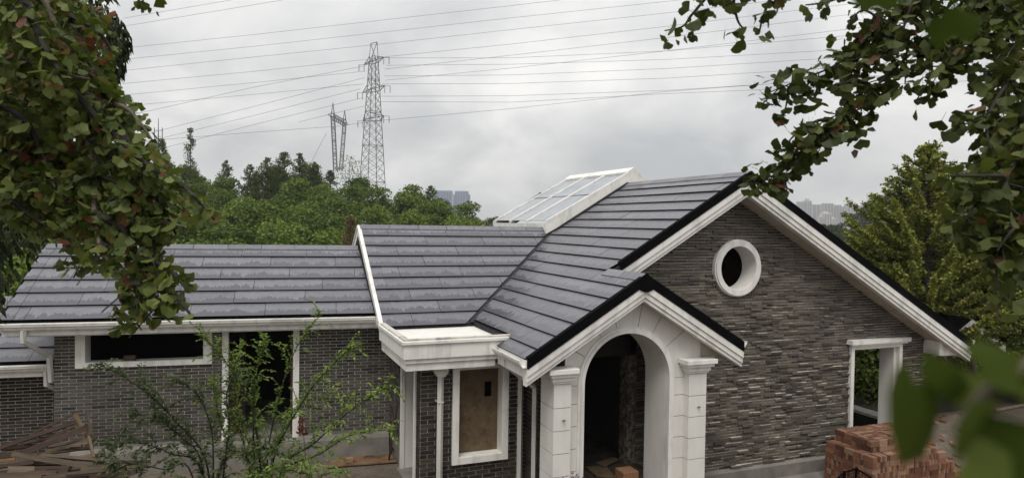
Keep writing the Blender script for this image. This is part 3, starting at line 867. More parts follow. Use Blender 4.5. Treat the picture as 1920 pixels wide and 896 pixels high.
# trough-shaped flat roof with a white cornice
TX0, TX1, TY0 = 2.66, 4.64, 11.5
m = MB()
m.box(TX0 + 0.0, TY0 + 0.0, 3.27, TX1, TY0 + 0.09, 3.52); m.box(TX0, TY0 + 0.09, 3.27, TX0 + 0.09, 13.66, 3.52)
cn = m.build("trough_roof", "white", house, bevel=0.006)
m = MB(); m.box(TX0 - 0.035, TY0 - 0.035, 3.522, TX1, TY0 + 0.12, 3.585); m.box(TX0 - 0.035, TY0 + 0.12, 3.522, TX0 + 0.12, 13.62, 3.585); m.build("cornice", "white", cn, bevel=0.008)
m = MB(); m.box(TX0 + 0.0, TY0 + 0.0, 3.587, TX1, TY0 + 0.1, 3.615); m.box(TX0 + 0.0, TY0 + 0.1, 3.587, TX0 + 0.1, 13.6, 3.615); m.build("coping", "dusty", cn)
m = MB(); m.box(TX0 + 0.035, TY0 + 0.035, 3.19, TX1 - 0.1, TY0 + 0.12, 3.268); m.box(TX0 + 0.035, TY0 + 0.12, 3.19, TX0 + 0.12, 13.6, 3.268); m.build("cornice", "white", cn, bevel=0.006)
m = MB(); m.box(TX0 + 0.06, TY0 + 0.07, 3.06, 4.34, MWY - 0.01, 3.188); m.box(TX0 + 0.06, MWY - 0.01, 3.06, MX0 - 0.01, 13.7, 3.188); m.build("cornice", "white", cn)
m = MB(); m.box(TX0 + 0.09, TY0 + 0.09, 3.4, 4.9, 13.7, 3.47); m.build("trough_floor", "stucco", cn)
m = MB(); m.box(TX0 + 0.1, 13.64, 3.47, 4.62, 13.72, 3.56); m.build("upstand", "stucco", cn)
# left verge of the middle roof: thin white board, and the one on its far slope
def side_verge(ya, yb, f):
    m = MB(); m.prism([(MXL - 0.05, ya, f(ya) + 0.035), (MXL - 0.05, yb, f(yb) + 0.035), (MXL - 0.05, yb, f(yb) - 0.02), (MXL - 0.05, ya, f(ya) - 0.02)], (0.08, 0, 0)); m.build("verge_trim", "white", house)
    m = MB(); m.prism([(MXL - 0.03, ya, f(ya) - 0.022), (MXL - 0.03, yb, f(yb) - 0.022), (MXL - 0.03, yb, f(yb) - 0.2), (MXL - 0.03, ya, f(ya) - 0.2)], (0.05, 0, 0)); m.build("barge_board", "white", house)
    m = MB(); m.prism([(MXL + 0.02, ya, f(ya) - 0.17), (MXL + 0.02, yb, f(yb) - 0.17), (MXL + 0.02, yb, f(yb) - 0.2), (MXL + 0.02, ya, f(ya) - 0.2)], (0.36, 0, 0)); m.build("soffit", "soffit", house)
side_verge(13.55, MRY, zm)
side_verge(MRY + 0.003, 19.2, lambda y: zm(MRY) - MS * (y - MRY))
# hopper and downpipe by the boarded window
m = MB()
m.prism([(3.27, 11.72, 3.05), (3.52, 11.72, 3.05), (3.52, 11.72, 2.96), (3.46, 11.72, 2.88), (3.33, 11.72, 2.88), (3.27, 11.72, 2.96)], (0, 0.15, 0)); m.build("rain_hopper", "pipe", house, bevel=0.006)
pipe(house, [(3.395, 11.79, 2.9), (3.395, 11.79, 0.72)], 0.05)
m = MB(); m.box(3.345, 11.738, 2.42, 3.445, 11.87, 2.44); m.box(3.32, 11.86, 2.425, 3.36, 11.885, 2.45); m.build("pipe_clip", "pipe", house)

# --- arched porch front
AY = 10.5
AX, AZ, AR = 6.42, 2.86, 0.86                   # centre and radius of the opening
SPR = AZ
RO = AR + 0.1
XA, XB = 5.2, 7.98
ztop = lambda x: (zl(x) if x < PRX else zp(x)) - 0.36
stone = thing_none = None
m = MB(); m.box(XA + 0.02, AY + 0.02, 0.7, XA + 0.1, AY + 0.2, 2.9); 
# the ground that shows in the joints: a backing a little behind the blocks
def arch_face(y0, y1, r, inset, name, mat, parent, sectors, xa, xb, zs_low):
    out = []
    def far(a):
        """distance from the arch centre to the outline of the gable along angle a"""
        c, s = math.cos(a), math.sin(a)
        best = 9.0
        if c > 1e-6: best = min(best, (xb - AX) / c)
        if c < -1e-6: best = min(best, (xa - AX) / c)
        for (p, q) in (((xa - 1, ztop(xa - 1)), (PRX, ztop(PRX))), ((PRX, ztop(PRX)), (xb + 1, zp(xb + 1) - 0.36))):
            dx, dz = q[0] - p[0], q[1] - p[1]
            den = c * dz - s * dx
            if abs(den) < 1e-9: continue
            t = ((p[0] - AX) * dz - (p[1] - AZ) * dx) / den
            if t > 0: best = min(best, t)
        return best
    for a0, a1 in sectors:
        g = inset / 1.2
        aa, ab = a0 + g, a1 - g
        n = 10
        angs = [aa + (ab - aa) * i / n for i in range(n + 1)]
        m = MB()
        k = 0
        for i in range(n):
            t0, t1 = angs[i], angs[i + 1]
            P = lambda t, rr: (AX + rr * math.cos(t), AZ + rr * math.sin(t))
            q = [P(t0, r), P(t1, r), P(t1, max(far(t1) - inset, r + 0.01)), P(t0, max(far(t0) - inset, r + 0.01))]
            m.prism([(x, y0, z) for x, z in q], (0, y1 - y0, 0))
        out.append(m.build(name, mat, parent))
    return out
backm = MB()
ap = arch_face(AY + 0.012, AY + 0.2, AR + 0.03, 0.0, "porch_front", "concrete", house, [(0, math.pi)], XA, XB, 0)[0]
m = MB(); m.box(XA, AY + 0.012, 0.7, AX - AR - 0.03, AY + 0.2, SPR); m.box(AX + AR + 0.03, AY + 0.012, 0.7, XB, AY + 0.2, SPR); m.build("backing", "concrete", ap)
sect = [0.0, 0.62, 1.02, 1.36, 1.8, 2.15, 2.62, math.pi]
arch_face(AY, AY + 0.05, RO - 0.02, 0.007, "stone", "stucco", ap, list(zip(sect, sect[1:])), XA, XB, 0)
JH = 0.385
joints = [2.93 - JH * k for k in range(0, 7)]
for k in range(6):
    z1, z0 = joints[k] - 0.006, joints[k + 1] + 0.006
    z1 = min(z1, SPR - 0.003) if k == 0 else z1
    z0 = max(z0, 0.7)
    m = MB(); m.box(XA, AY, z0, AX - RO + 0.02, AY + 0.05, z1); m.build("stone", "stucco", ap)
    m = MB(); m.box(AX + RO - 0.02, AY, z0, XB, AY + 0.05, z1); m.build("stone", "stucco", ap)
# archivolt and reveal
m = MB(); ring(m, (AX, AZ), AR, AR + 0.06, AY - 0.05, AY + 0.1, 40, 0, math.pi); ring(m, (AX, AZ), AR + 0.0605, AR + 0.11, AY - 0.03, AY + 0.06, 40, 0, math.pi)
for s in (-1, 1):
    m.box(AX + s * AR, AY - 0.05, 0.75, AX + s * (AR + 0.06), AY + 0.1, AZ); m.box(AX + s * (AR + 0.0605), AY - 0.03, 0.75, AX + s * (AR + 0.11), AY + 0.06, AZ)
m.build("archivolt", "white", ap)
m = MB(); ring(m, (AX, AZ), AR + 0.002, AR + 0.08, AY + 0.1, 11.25, 40, 0, math.pi)
for s in (-1, 1): m.box(AX + s * (AR + 0.002), AY + 0.1, 0.75, AX + s * (AR + 0.08), 11.25, AZ)
m.build("reveal", "stucco", ap)
# dark porch room behind, and the mottled jamb that shows inside
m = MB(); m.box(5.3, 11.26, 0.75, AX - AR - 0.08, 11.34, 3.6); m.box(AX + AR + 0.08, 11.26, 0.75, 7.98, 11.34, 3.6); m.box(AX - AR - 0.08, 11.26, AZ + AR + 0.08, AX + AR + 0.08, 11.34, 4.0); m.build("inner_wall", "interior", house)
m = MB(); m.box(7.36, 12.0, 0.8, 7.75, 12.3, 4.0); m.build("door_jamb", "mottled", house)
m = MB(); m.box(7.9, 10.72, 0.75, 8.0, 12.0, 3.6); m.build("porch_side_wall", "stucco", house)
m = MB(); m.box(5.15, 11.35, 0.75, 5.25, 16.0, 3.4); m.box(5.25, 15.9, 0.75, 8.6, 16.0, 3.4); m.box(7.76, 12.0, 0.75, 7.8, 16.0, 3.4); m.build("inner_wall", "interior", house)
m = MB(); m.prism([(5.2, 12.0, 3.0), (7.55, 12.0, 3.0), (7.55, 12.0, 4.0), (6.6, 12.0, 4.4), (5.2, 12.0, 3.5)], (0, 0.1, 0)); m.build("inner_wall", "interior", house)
# pilasters with stepped capitals
for s, (x0, x1) in ((-1, (4.93, 5.25)), (1, (7.62, 8.0))):
    m = MB(); m.box(x0 + 0.012, 10.352, 0.6, x1 - 0.012, AY + 0.15 if s < 0 else AY - 0.002, 2.98)
    if s < 0: m.box(x0 + 0.012, 10.5, 0.6, x0 + 0.15, 10.86, 2.98)
    pl = m.build("pilaster", "concrete", house)
    zz = [2.93 - JH * k for k in range(0, 7)]
    for k in range(6):
        z1, z0 = (zz[k] if k else 2.955) - 0.006, zz[k + 1] + 0.006
        m = MB()
        if s < 0: m.prism([(x0, 10.34, z0), (x1, 10.34, z0), (x1, 10.499, z0), (x0 + 0.2, 10.499, z0), (x0 + 0.2, 10.87, z0), (x0, 10.87, z0)], (0, 0, z1 - z0))
        else: m.box(x0, 10.34, z0, x1, 10.497, z1)
        m.build("stone", "stucco", pl)
    for i, (e, za, zb) in enumerate(((0.03, 2.958, 2.995), (0.055, 2.998, 3.07), (0.1, 3.073, 3.13), (0.14, 3.133, 3.215))):
        m = MB(); m.box(x0 - e, 10.34 - e, za, x1 + e * (1 if s > 0 else 0.6), AY - 0.004, zb)
        if s < 0: m.box(x0 - e, AY - 0.004, za, x0 + 0.1, 10.87, zb)
        m.build("capital", "white", pl, bevel=0.006)
    xs_ = x0 + 0.17 if s < 0 else x0 + 0.2
    m = MB(); m.tube([(xs_, 10.34, 2.34), (xs_, 10.285, 2.34)], 0.012, 8); m.tube([(xs_ + 0.03, 10.34, 2.345), (xs_ + 0.03, 10.3, 2.345)], 0.008, 6); m.build("lamp_stub", "steel", pl)
flush_bricks("house", house)

# --- glazed rooflight on the ridge
sky_l = thing("rooflight", "white framed glazed rooflight astride the ridge of the dark tiled house", "rooflight", (10.0, 18.2, 5.6))
SY0, SY1 = 16.22, 20.05
SXL, SXR, SXM = 7.42, 12.55, 10.0
SZL, SZM = 5.66, 7.1
sl = (SZM - SZL) / (SXM - SXL); sr_ = (SZM - SZL) / (SXR - SXM)
for side in (-1, 1):
    x0, sg = (SXL, sl) if side < 0 else (SXR, sr_)
    P = lambda t, y, dz=0.0: Vector((x0 + (SXM - x0) * t, y, SZL + (SZM - SZL) * t + dz))
    nb = 3
    ys = [SY0 + (SY1 - SY0) * k / nb for k in range(nb + 1)]
    for k, y in enumerate(ys):
        m = MB(); w = 0.035
        m.prism([P(0, y - w, 0.045), P(0, y + w, 0.045), P(0, y + w, -0.03), P(0, y - w, -0.03)], P(1, 0) - P(0, 0)); m.build("glazing_bar", "white", sky_l)
    for k in range(nb):
        for (ta, tb) in ((0.03, 0.515), (0.525, 0.93)):
            m = MB(); a, b = ys[k] + 0.037, ys[k + 1] - 0.037
            m.prism([P(ta, a, 0.012 if ta > 0.4 else 0.004), P(ta, b, 0.012 if ta > 0.4 else 0.004), P(tb, b, 0.004), P(tb, a, 0.004)], (0, 0, -0.012)); m.build("glass_pane", "glass", sky_l)
        m = MB(); m.beam(P(0.52, ys[k] + 0.04, -0.01), P(0.52, ys[k + 1] - 0.04, -0.01), 0.03, 0.04); m.build("transom", "steel", sky_l)
    m = MB(); m.prism([P(0.93, SY0 - 0.03, 0.06), P(1.0, SY0 - 0.03, 0.085), P(1.0, SY0 - 0.03, 0.03), P(0.93, SY0 - 0.03, 0.01)], (0, SY1 - SY0 + 0.06, 0)); m.build("ridge_cap", "white", sky_l)
    m = MB(); m.prism([P(0.0, SY0, -0.032), P(0.0, SY1, -0.032), P(0.0, SY1, -0.3), P(0.0, SY0, -0.3)], (0.04 * -side, 0, 0)); m.build("kerb_board", "white", sky_l)
    m = MB()
    for ya in (SY0 - 0.03, SY1 + 0.001):
        m.prism([P(-0.015, ya, 0.03), P(1.0, ya, 0.05), P(1.0, ya, -0.36), P(0.0, ya, -0.3)], (0, 0.03, 0))
    m.build("gable_board", "white", sky_l)
m = MB(); m.box(SXL + 0.3, SY0 + 0.05, 5.2, SXR - 0.3, SY1 - 0.05, 5.5); m.build("lining", "stucco", sky_l)
m = MB()
a, b = Vector((7.62, SY0 - 0.06, zl(7.62) + 0.035)), Vector((RX, SY0 - 0.06, RZ + 0.035))
m.beam(a, b, 0.12, 0.05); m.build("flashing", "underlay", sky_l)

# ------------------------------------------------------------------ the low wing and the annex
WA0 = Vector((-3.13, 15.15, 0)); WU = Vector((0.9937, -0.1117, 0)).normalized(); WB = Vector((-WU.y, WU.x, 0))
def L(s, t, z): return WA0 + WU * s + WB * t + Vector((0, 0, z))
def on_wing(px, py, t=0.0):
    d = ray(px, py); n = WB
    k = (WA0 + WB * t - O).dot(n) / d.dot(n)
    p = O + d * k
    return ((p - WA0).dot(WU), p.z)
def lbox(mb, s0, s1, t0, t1, z0, z1):
    return mb.hexa([L(s0, t0, z0), L(s1, t0, z0), L(s1, t1, z0), L(s0, t1, z0), L(s0, t0, z1), L(s1, t0, z1), L(s1, t1, z1), L(s0, t1, z1)])
wing = thing("low_wing", "long low charcoal brick wing with a dark tiled roof and white gutter", "building", (0, 15, 0.75))
SLEN = 6.25
WZ = 1.26
win = (on_wing(142, 690)[0], on_wing(142, 690)[1] - 0.0, on_wing(398, 683)[0], 3.44)
dor = (on_wing(417, 700)[0], WZ - 0.1, on_wing(561, 700)[0], 3.5)
brick_wall(wing, "wing", "front_wall", WA0, WU, (WZ, WZ + 34 * 0.0645), (0.0, SLEN), 0.25, 0.0645, 0.0135, "brick_wing", depth=0.01, seed=31,
           holes=[(win[0] + 0.05, win[1] + 0.05, win[2] - 0.05, win[3] + 0.2), (dor[0] + 0.03, 0, dor[2] - 0.03, 4)])
# window: long white frame, dark inside, one timber block on the sill
m = MB(); fwid = 0.165
f0 = 0.085
lbox(m, win[0], win[0] + fwid, -0.05, 0.02, win[1], 3.47); lbox(m, win[2] - 0.16, win[2], -0.05, 0.02, win[1], 3.47); lbox(m, win[0] + fwid, win[2] - 0.16, -0.05, 0.02, win[1], win[1] + 0.1)
ww = m.build("window", "white", wing)
m = MB(); lbox(m, win[0] + fwid - 0.02, win[2] - 0.14, 0.021, 0.3, win[1] + 0.02, win[1] + 0.085); m.build("window_sill", "stucco", ww)
m = MB(); lbox(m, win[0] + fwid - 0.05, win[0] + fwid, 0.021, 0.3, win[1] + 0.086, 3.47); lbox(m, win[2] - 0.16, win[2] - 0.11, 0.021, 0.3, win[1] + 0.086, 3.47); m.build("reveal", "stucco", ww)
# door opening
m = MB(); lbox(m, dor[0], dor[0] + 0.115, -0.06, 0.05, WZ - 0.12, 3.47); lbox(m, dor[2] - 0.12, dor[2], -0.06, 0.05, WZ - 0.12, 3.47)
dw = m.build("door_surround", "white", wing)
m = MB(); lbox(m, dor[2] - 0.17, dor[2] - 0.121, 0.0, 0.25, WZ - 0.1, 3.47); m.build("door_frame", "plank", dw)
m = MB(); lbox(m, dor[0] + 0.28, dor[0] + 0.38, 0.5, 0.6, WZ - 0.1, 3.47); m.build("timber_prop", "plank", dw)
m = MB(); lbox(m, dor[0] + 0.12, dor[0] + 0.27, 0.42, 0.48, WZ, 2.75); m.build("door_leaf", "leaf_red", dw)
# interior shell
m = MB(); lbox(m, 0.1, SLEN - 0.1, 3.2, 3.3, 0.8, 3.6); lbox(m, 0.02, 0.12, 0.21, 3.2, 0.8, 3.6); lbox(m, 0.12, SLEN, 0.21, 3.2, 3.6, 3.65); lbox(m, dor[0] - 0.2, dor[0] - 0.1, 0.3, 3.2, 0.8, 3.6)
lbox(m, SLEN - 0.5, SLEN - 0.4, 0.3, 3.2, 0.8, 3.6); m.build("inner_wall", "interior", wing)
m = MB(); lbox(m, 0.1, SLEN - 0.1, 0.202, 3.2, 0.9, WZ - 0.06); m.build("floor", "concrete", wing)
m = MB(); lbox(m, 0.0, SLEN - 0.03, -0.012, 0.2, 0.5, WZ - 0.003); m.build("plinth", "concrete", wing)
m = MB(); m.prism([L(0.3, -0.03, WZ - 0.05), L(0.3, -0.3, WZ - 0.1), L(0.3, -0.32, 0.5), L(0.3, -0.013, 0.5)], WU * (SLEN - 0.36)); m.build("ledge", "concrete", wing)
# roof
RS0 = -0.73
te, ze, sw = -0.42, 3.72, 0.6
tr = 1.71
cw = math.sqrt(1 + sw * sw)
m = MB(); m.prism([L(RS0 + 0.02, te + 0.03, ze - 0.02), L(RS0 + 0.02, tr, ze + sw * (tr - te) - 0.035), L(RS0 + 0.02, tr + 2.1, ze - 0.02), L(RS0 + 0.02, tr + 2.1, ze - 0.08), L(RS0 + 0.02, tr, ze + sw * (tr - te) - 0.1), L(RS0 + 0.02, te + 0.03, ze - 0.08)], WU * (SLEN - RS0 - 0.1))
wroof = m.build("roof", "underlay", wing)
vw = [(tr - te) * cw * k / 6 for k in range(7)]
xlim = (WU.x, WB.x / cw, 2.64 + 3.13 - WB.x * te)
ud, vd = WU, (WB + Vector((0, 0, sw)))
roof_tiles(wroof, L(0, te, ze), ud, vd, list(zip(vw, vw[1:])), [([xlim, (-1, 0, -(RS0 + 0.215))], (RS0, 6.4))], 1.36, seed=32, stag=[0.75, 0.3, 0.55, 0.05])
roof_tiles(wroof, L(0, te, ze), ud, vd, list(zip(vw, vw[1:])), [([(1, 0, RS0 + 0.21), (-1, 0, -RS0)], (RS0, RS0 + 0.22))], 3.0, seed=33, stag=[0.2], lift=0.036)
ridge_caps(wroof, L(RS0 + 0.05, tr, ze + sw * (tr - te)), L(5.62, tr, ze + sw * (tr - te)), -WB - Vector((0, 0, sw)), WB - Vector((0, 0, sw)), 0.16, 0.74)
m = MB(); m.prism([L(RS0, te - 0.02, ze - 0.0), L(RS0, te + 0.1, ze + 0.03), L(RS0, te + 0.1, ze - 0.07), L(RS0, te - 0.02, ze - 0.07)], WU * (5.86 - RS0)); m.build("drip_edge", "black", wing)
m = MB(); m.prism([L(RS0 - 0.012, te, ze + 0.02), L(RS0 - 0.012, tr, ze + sw * (tr - te) + 0.02), L(RS0 - 0.012, tr, ze + sw * (tr - te) - 0.1), L(RS0 - 0.012, te, ze - 0.09)], WU * 0.03); m.build("verge_trim", "black", wing)
gutter(wing, L(RS0 + 0.03, te - 0.03, ze - 0.035), L(5.87, te - 0.03, ze - 0.035), -WB, 0.125)
m = MB(); lbox(m, RS0 + 0.05, 5.95, te - 0.02, te + 0.03, ze - 0.26, ze - 0.1); lbox(m, RS0 + 0.1, 6.0, te + 0.031, te + 0.06, ze - 0.29, ze - 0.2); m.build("fascia", "white", wing)
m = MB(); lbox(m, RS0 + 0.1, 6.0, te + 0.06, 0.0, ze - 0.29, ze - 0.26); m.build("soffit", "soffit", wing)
pipe(wing, [L(-0.32, te - 0.09, ze - 0.16), L(-0.32, te - 0.09, ze - 0.36), L(-0.09, 0.02, 3.0), L(-0.07, 0.06, 2.5)], 0.045)
flush_bricks("wing", wing)

annex = thing("annex", "lower tiled annex with white gutter joined to the low brick wing", "building", (-5, 16.5, 0.75))
AT = 0.62
brick_wall(annex, "annex", "front_wall", L(0, AT, 0), WU, (0.95, 0.95 + 27 * 0.0645), (-2.6, -0.02), 0.25, 0.0645, 0.0135, "brick_dark", depth=0.01, seed=41)  # darker brick than the wing: the wall's shadow is put into its colour
az_, at_, asl = 2.86, AT - 0.42, 0.6
m = MB(); m.prism([L(-2.6, at_ + 0.03, az_ - 0.02), L(-2.6, at_ + 1.75, az_ - 0.03 + asl * 1.75), L(-2.6, at_ + 3.5, az_ - 0.03), L(-2.6, at_ + 3.5, az_ - 0.1), L(-2.6, at_ + 1.75, az_ - 0.1 + asl * 1.75), L(-2.6, at_ + 0.03, az_ - 0.08)], WU * 2.58)
aroof = m.build("roof", "underlay", annex)
va = [1.75 * cw * k / 5 for k in range(6)]
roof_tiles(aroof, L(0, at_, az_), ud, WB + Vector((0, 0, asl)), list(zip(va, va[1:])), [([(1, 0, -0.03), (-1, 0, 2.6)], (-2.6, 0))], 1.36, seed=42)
m = MB(); m.prism([L(-2.6, at_ - 0.02, az_), L(-2.6, at_ + 0.1, az_ + 0.03), L(-2.6, at_ + 0.1, az_ - 0.07), L(-2.6, at_ - 0.02, az_ - 0.07)], WU * 2.5); m.build("drip_edge", "black", annex)
gutter(annex, L(-2.6, at_ - 0.03, az_ - 0.04), L(-0.1, at_ - 0.03, az_ - 0.04), -WB, 0.12)
m = MB(); lbox(m, -2.6, -0.14, at_ - 0.02, at_ + 0.03, az_ - 0.27, az_ - 0.1); m.build("fascia", "white", annex)
m = MB(); lbox(m, -2.6, -0.1, at_ + 0.03, AT, az_ - 0.27, az_ - 0.24); m.build("soffit", "soffit", annex)
pipe(annex, [L(-0.16, at_ - 0.1, az_ - 0.16), L(-0.16, at_ - 0.1, az_ - 0.42), L(-0.02, at_ + 0.2, az_ - 0.62)], 0.045)
m = MB(); lbox(m, -2.6, -0.02, AT - 0.02, AT + 0.2, 0.4, 0.948); m.build("plinth", "concrete", annex)
flush_bricks("annex", annex)
b_ = on_wing(243, 672, 0.1)
m = MB(); lbox(m, b_[0] - 0.1, b_[0] + 0.1, 0.06, 0.16, win[1] + 0.088, win[1] + 0.19)
tag(m.build("timber_block", "plank"), "short timber block lying on the sill of the long dark window", "block")

# neighbouring shed whose black-edged gable shows beyond the right eave
shed = thing("shed", "small gabled shed with black roof edge just beyond the steep brick gable", "shed", (19, 16, 0))
zsd = lambda x: 3.12 - 0.56 * abs(x - 20.45)
for xa, xb in ((19.2, 20.45), (20.45, 22.0)):
    m = MB(); slope_band(m, (xa, zsd(xa)), (xb, zsd(xb)), -0.05, 0.12, 14.0, 17.5); m.build("roof", "black", shed)
    m = MB(); slope_band(m, (xa, zsd(xa)), (xb, zsd(xb)), 0.122, 0.36, 14.03, 14.2); m.build("barge_board", "white", shed)
m = MB(); m.prism([(19.4, 14.6, -0.4), (21.6, 14.6, -0.4), (21.6, 14.6, zsd(21.6) - 0.2), (20.45, 14.6, 2.9), (19.4, 14.6, zsd(19.4) - 0.2)], (0, 2.6, 0)); m.build("wall", "interior", shed)

# ------------------------------------------------------------------ things in the yard
def plank(p, q, w, th, mat="plank", parent=None, name="plank", roll=0.0):
    p, q = Vector(p), Vector(q); d = q - p; Ln = d.length
    me = MB().box(-Ln / 2, -w / 2, -th / 2, Ln / 2, w / 2, th / 2).mesh(name, mat)
    o = link(name, me, parent, (p + q) / 2)
    x = d.normalized(); y = Vector((0, 0, 1)).cross(x)
    if y.length < 0.1: y = Vector((0, 1, 0)).cross(x)
    y.normalize(); z = x.cross(y)
    mt = Matrix((x, y, z)).transposed() @ Matrix.Rotation(roll, 3, 'X')
    o.rotation_euler = mt.to_euler()
    return o
pile = thing("wood_pile", "jumbled pile of weathered and reddish scrap boards against the low brick wing", "wood pile", L(-1, -1.2, 0.75))
ZB = lambda x, y: (x / 6.589, 760 + y / 6.589)
PL = [  # ends in the photograph's pile, depth at each end, width in zoomed pixels, tilt
    (410, 335, 930, 95, 12.0, 12.4, 24, 1.2), (0, 520, 960, 190, 11.7, 12.3, 42, 1.1), (560, 430, 985, 215, 11.9, 12.25, 24, 1.2), (265, 590, 1095, 255, 11.4, 12.1, 62, 1.15),
    (1080, 80, 1135, 370, 12.15, 12.0, 46, 1.5), (930, 100, 1080, 410, 12.3, 12.1, 44, 1.4), (1095, 385, 1160, 650, 12.0, 11.7, 48, 1.5), (60, 545, 400, 495, 11.8, 12.1, 26, 1.0),
    (0, 640, 260, 570, 11.5, 11.6, 46, 1.0), (150, 600, 1570, 820, 11.35, 11.2, 52, 1.1), (460, 610, 1280, 675, 11.6, 11.5, 34, 0.8), (400, 612, 950, 540, 11.65, 12.0, 26, 1.0),
    (600, 500, 1190, 405, 11.9, 12.1, 32, 1.0), (560, 570, 1100, 450, 11.8, 12.0, 34, 1.0), (860, 500, 1010, 490, 11.9, 11.9, 26, 1.0), (60, 740, 760, 715, 11.2, 11.5, 30, 0.6),
    (90, 800, 420, 800, 11.0, 11.2, 95, 0.7), (300, 840, 900, 740, 11.05, 11.4, 34, 1.0), (330, 880, 840, 800, 10.9, 11.1, 46, 0.9), (0, 830, 110, 815, 10.9, 11.0, 34, 1.0),
    (480, 890, 820, 870, 10.8, 10.9, 30, 1.0), (590, 870, 1320, 790, 10.95, 11.1, 34, 1.0), (580, 775, 860, 758, 11.1, 11.2, 30, 1.0), (1150, 705, 1860, 690, 11.5, 11.7, 26, 0.8),
    (1340, 765, 1860, 735, 11.3, 11.6, 40, 1.0), (0, 900, 520, 882, 10.7, 10.8, 34, 1.0), (-60, 690, 190, 660, 11.2, 11.3, 30, 1.0), (1000, 790, 1650, 830, 11.2, 11.3, 30, 0.9),
    (700, 690, 1150, 610, 11.75, 11.9, 30, 1.0), (250, 470, 620, 400, 12.0, 12.2, 30, 1.0), (120, 700, 700, 660, 11.5, 11.6, 32, 0.8), (640, 560, 1150, 520, 12.0, 12.1, 30, 0.8),
    (900, 660, 1300, 600, 11.9, 12.0, 34, 0.9), (-80, 760, 420, 700, 11.1, 11.3, 40, 0.8), (-40, 860, 700, 830, 10.85, 11.0, 44, 0.7), (1100, 880, 1760, 800, 11.0, 11.3, 40, 0.9)]
for (x0, y0, x1, y1, d0, d1, w, tl) in PL:
    p, q = at(*ZB(x0, y0), d0), at(*ZB(x1, y1), d1)
    plank(p, q, 1.2 * w / 6.589 * d0 / FPX, rnd.uniform(0.026, 0.05), parent=pile, roll=tl + rnd.uniform(-0.15, 0.15))
mm = MB()
for k in range(150):
    s, t = rnd.uniform(-1.7, 1.0), rnd.uniform(-1.9, -0.4)
    z = 0.78 + rnd.uniform(0, 0.42) * max(0.1, 1 - abs(s + 0.4) / 1.6)
    a = rnd.uniform(-0.35, 0.35); ln = rnd.uniform(0.5, 1.0)
    p = L(s, t, z); dv = (WU * math.cos(a) + WB * math.sin(a)) * ln / 2
    mm.beam(p - dv, p + dv + Vector((0, 0, rnd.uniform(-0.06, 0.06))), rnd.uniform(0.06, 0.16), 0.03)
mm.build("plank", "plank", pile)["kind"] = "stuff"

# rusty board lying in the yard corner, a stick leaning by the door
def yard(px, py, z): return on(px, py, 2, z)
a, b = yard(609, 877, 0.785), yard(745, 866, 0.785)
c, d = yard(640, 846, 0.785), yard(725, 843, 0.785)
m = MB(); m.prism([a, b, d, c], (0, 0, 0.02))
tag(m.build("rusty_board", "rust"), "rust stained board lying flat in the yard corner by the white door frame", "board")
a, b = yard(655, 866, 0.81), yard(652, 852, 0.9)
m = MB(); m.box(a.x - 0.06, a.y - 0.04, 0.81, a.x + 0.07, a.y + 0.05, 0.9)
tag(m.build("brick", "red_brick"), "single red brick standing on the rust stained board", "brick")
o = plank(yard(729, 862, 0.8), on(745, 757, 0, 2.98), 0.035, 0.03, "plank", None, "timber_stick")
tag(o, "thin timber stick leaning against the wall beside the white door frame", "stick")
o = plank(yard(742, 852, 0.8), on(733, 835, 0, 3.0), 0.03, 0.025, "plank", None, "timber_stick")
tag(o, "short offcut of timber leaning behind the taller thin stick", "stick")

# porch floor debris
m = MB(); z = 0.815
m.prism([on(1098, 876, 2, z), on(1118, 893, 2, z), on(1155, 896, 2, z), on(1135, 872, 2, z)], (0, 0, 0.02)); tag(m.build("cardboard_sheet", "plywood"), "flat brown sheet lying on the porch floor inside the arch", "sheet")
m = MB(); m.prism([on(1118, 868, 2, z + 0.03), on(1132, 876, 2, z + 0.03), on(1160, 862, 2, z + 0.03), on(1150, 858, 2, z + 0.03)], (0, 0, 0.02)); tag(m.build("board", "plywood"), "short brown board lying deeper inside the dark arched porch", "board")
bx = on(1176, 880, 2, 0.98)
m = MB(); m.box(bx.x - 0.16, bx.y - 0.14, 0.81, bx.x + 0.17, bx.y + 0.18, 0.98)
tag(m.build("red_crate", "red_brick", bevel=0.008), "dusty red block standing against the jamb inside the arched porch", "block")

# ------------------------------------------------------------------ stack of red bricks by the gable wall
stack = thing("brick_stack", "neat stack of red clay bricks by the gable wall under the big window", "brick stack", (13.3, 10.8, 0.05))
BL_, BH_, BW_ = 0.24, 0.115, 0.055
NX, NY, NZ = 11, 5, 10
SX, SY, SZ = 12.12, 10.28, 0.02
def top_layers(i, j):
    h = 9 if j > 0 else 8
    if i == 0 or (i < 2 and j < 2): h = min(h, 8)
    if j >= 2 and 1 <= i < 9: h = 10
    if j == 1 and 1 <= i < 4: h = 10
    if i > 7: h -= 1
    if i > 8: h -= 2
    if i > 9: h -= 2
    return max(h, 2)
bm_mesh = {True: MB().box(-0.117, -0.0255, -0.056, 0.117, 0.0255, 0.056).mesh("brick", "red_brick"), False: MB().box(-0.0255, -0.117, -0.056, 0.0255, 0.117, 0.056).mesh("brick", "red_brick")}
cand = []
r2 = random.Random(5)
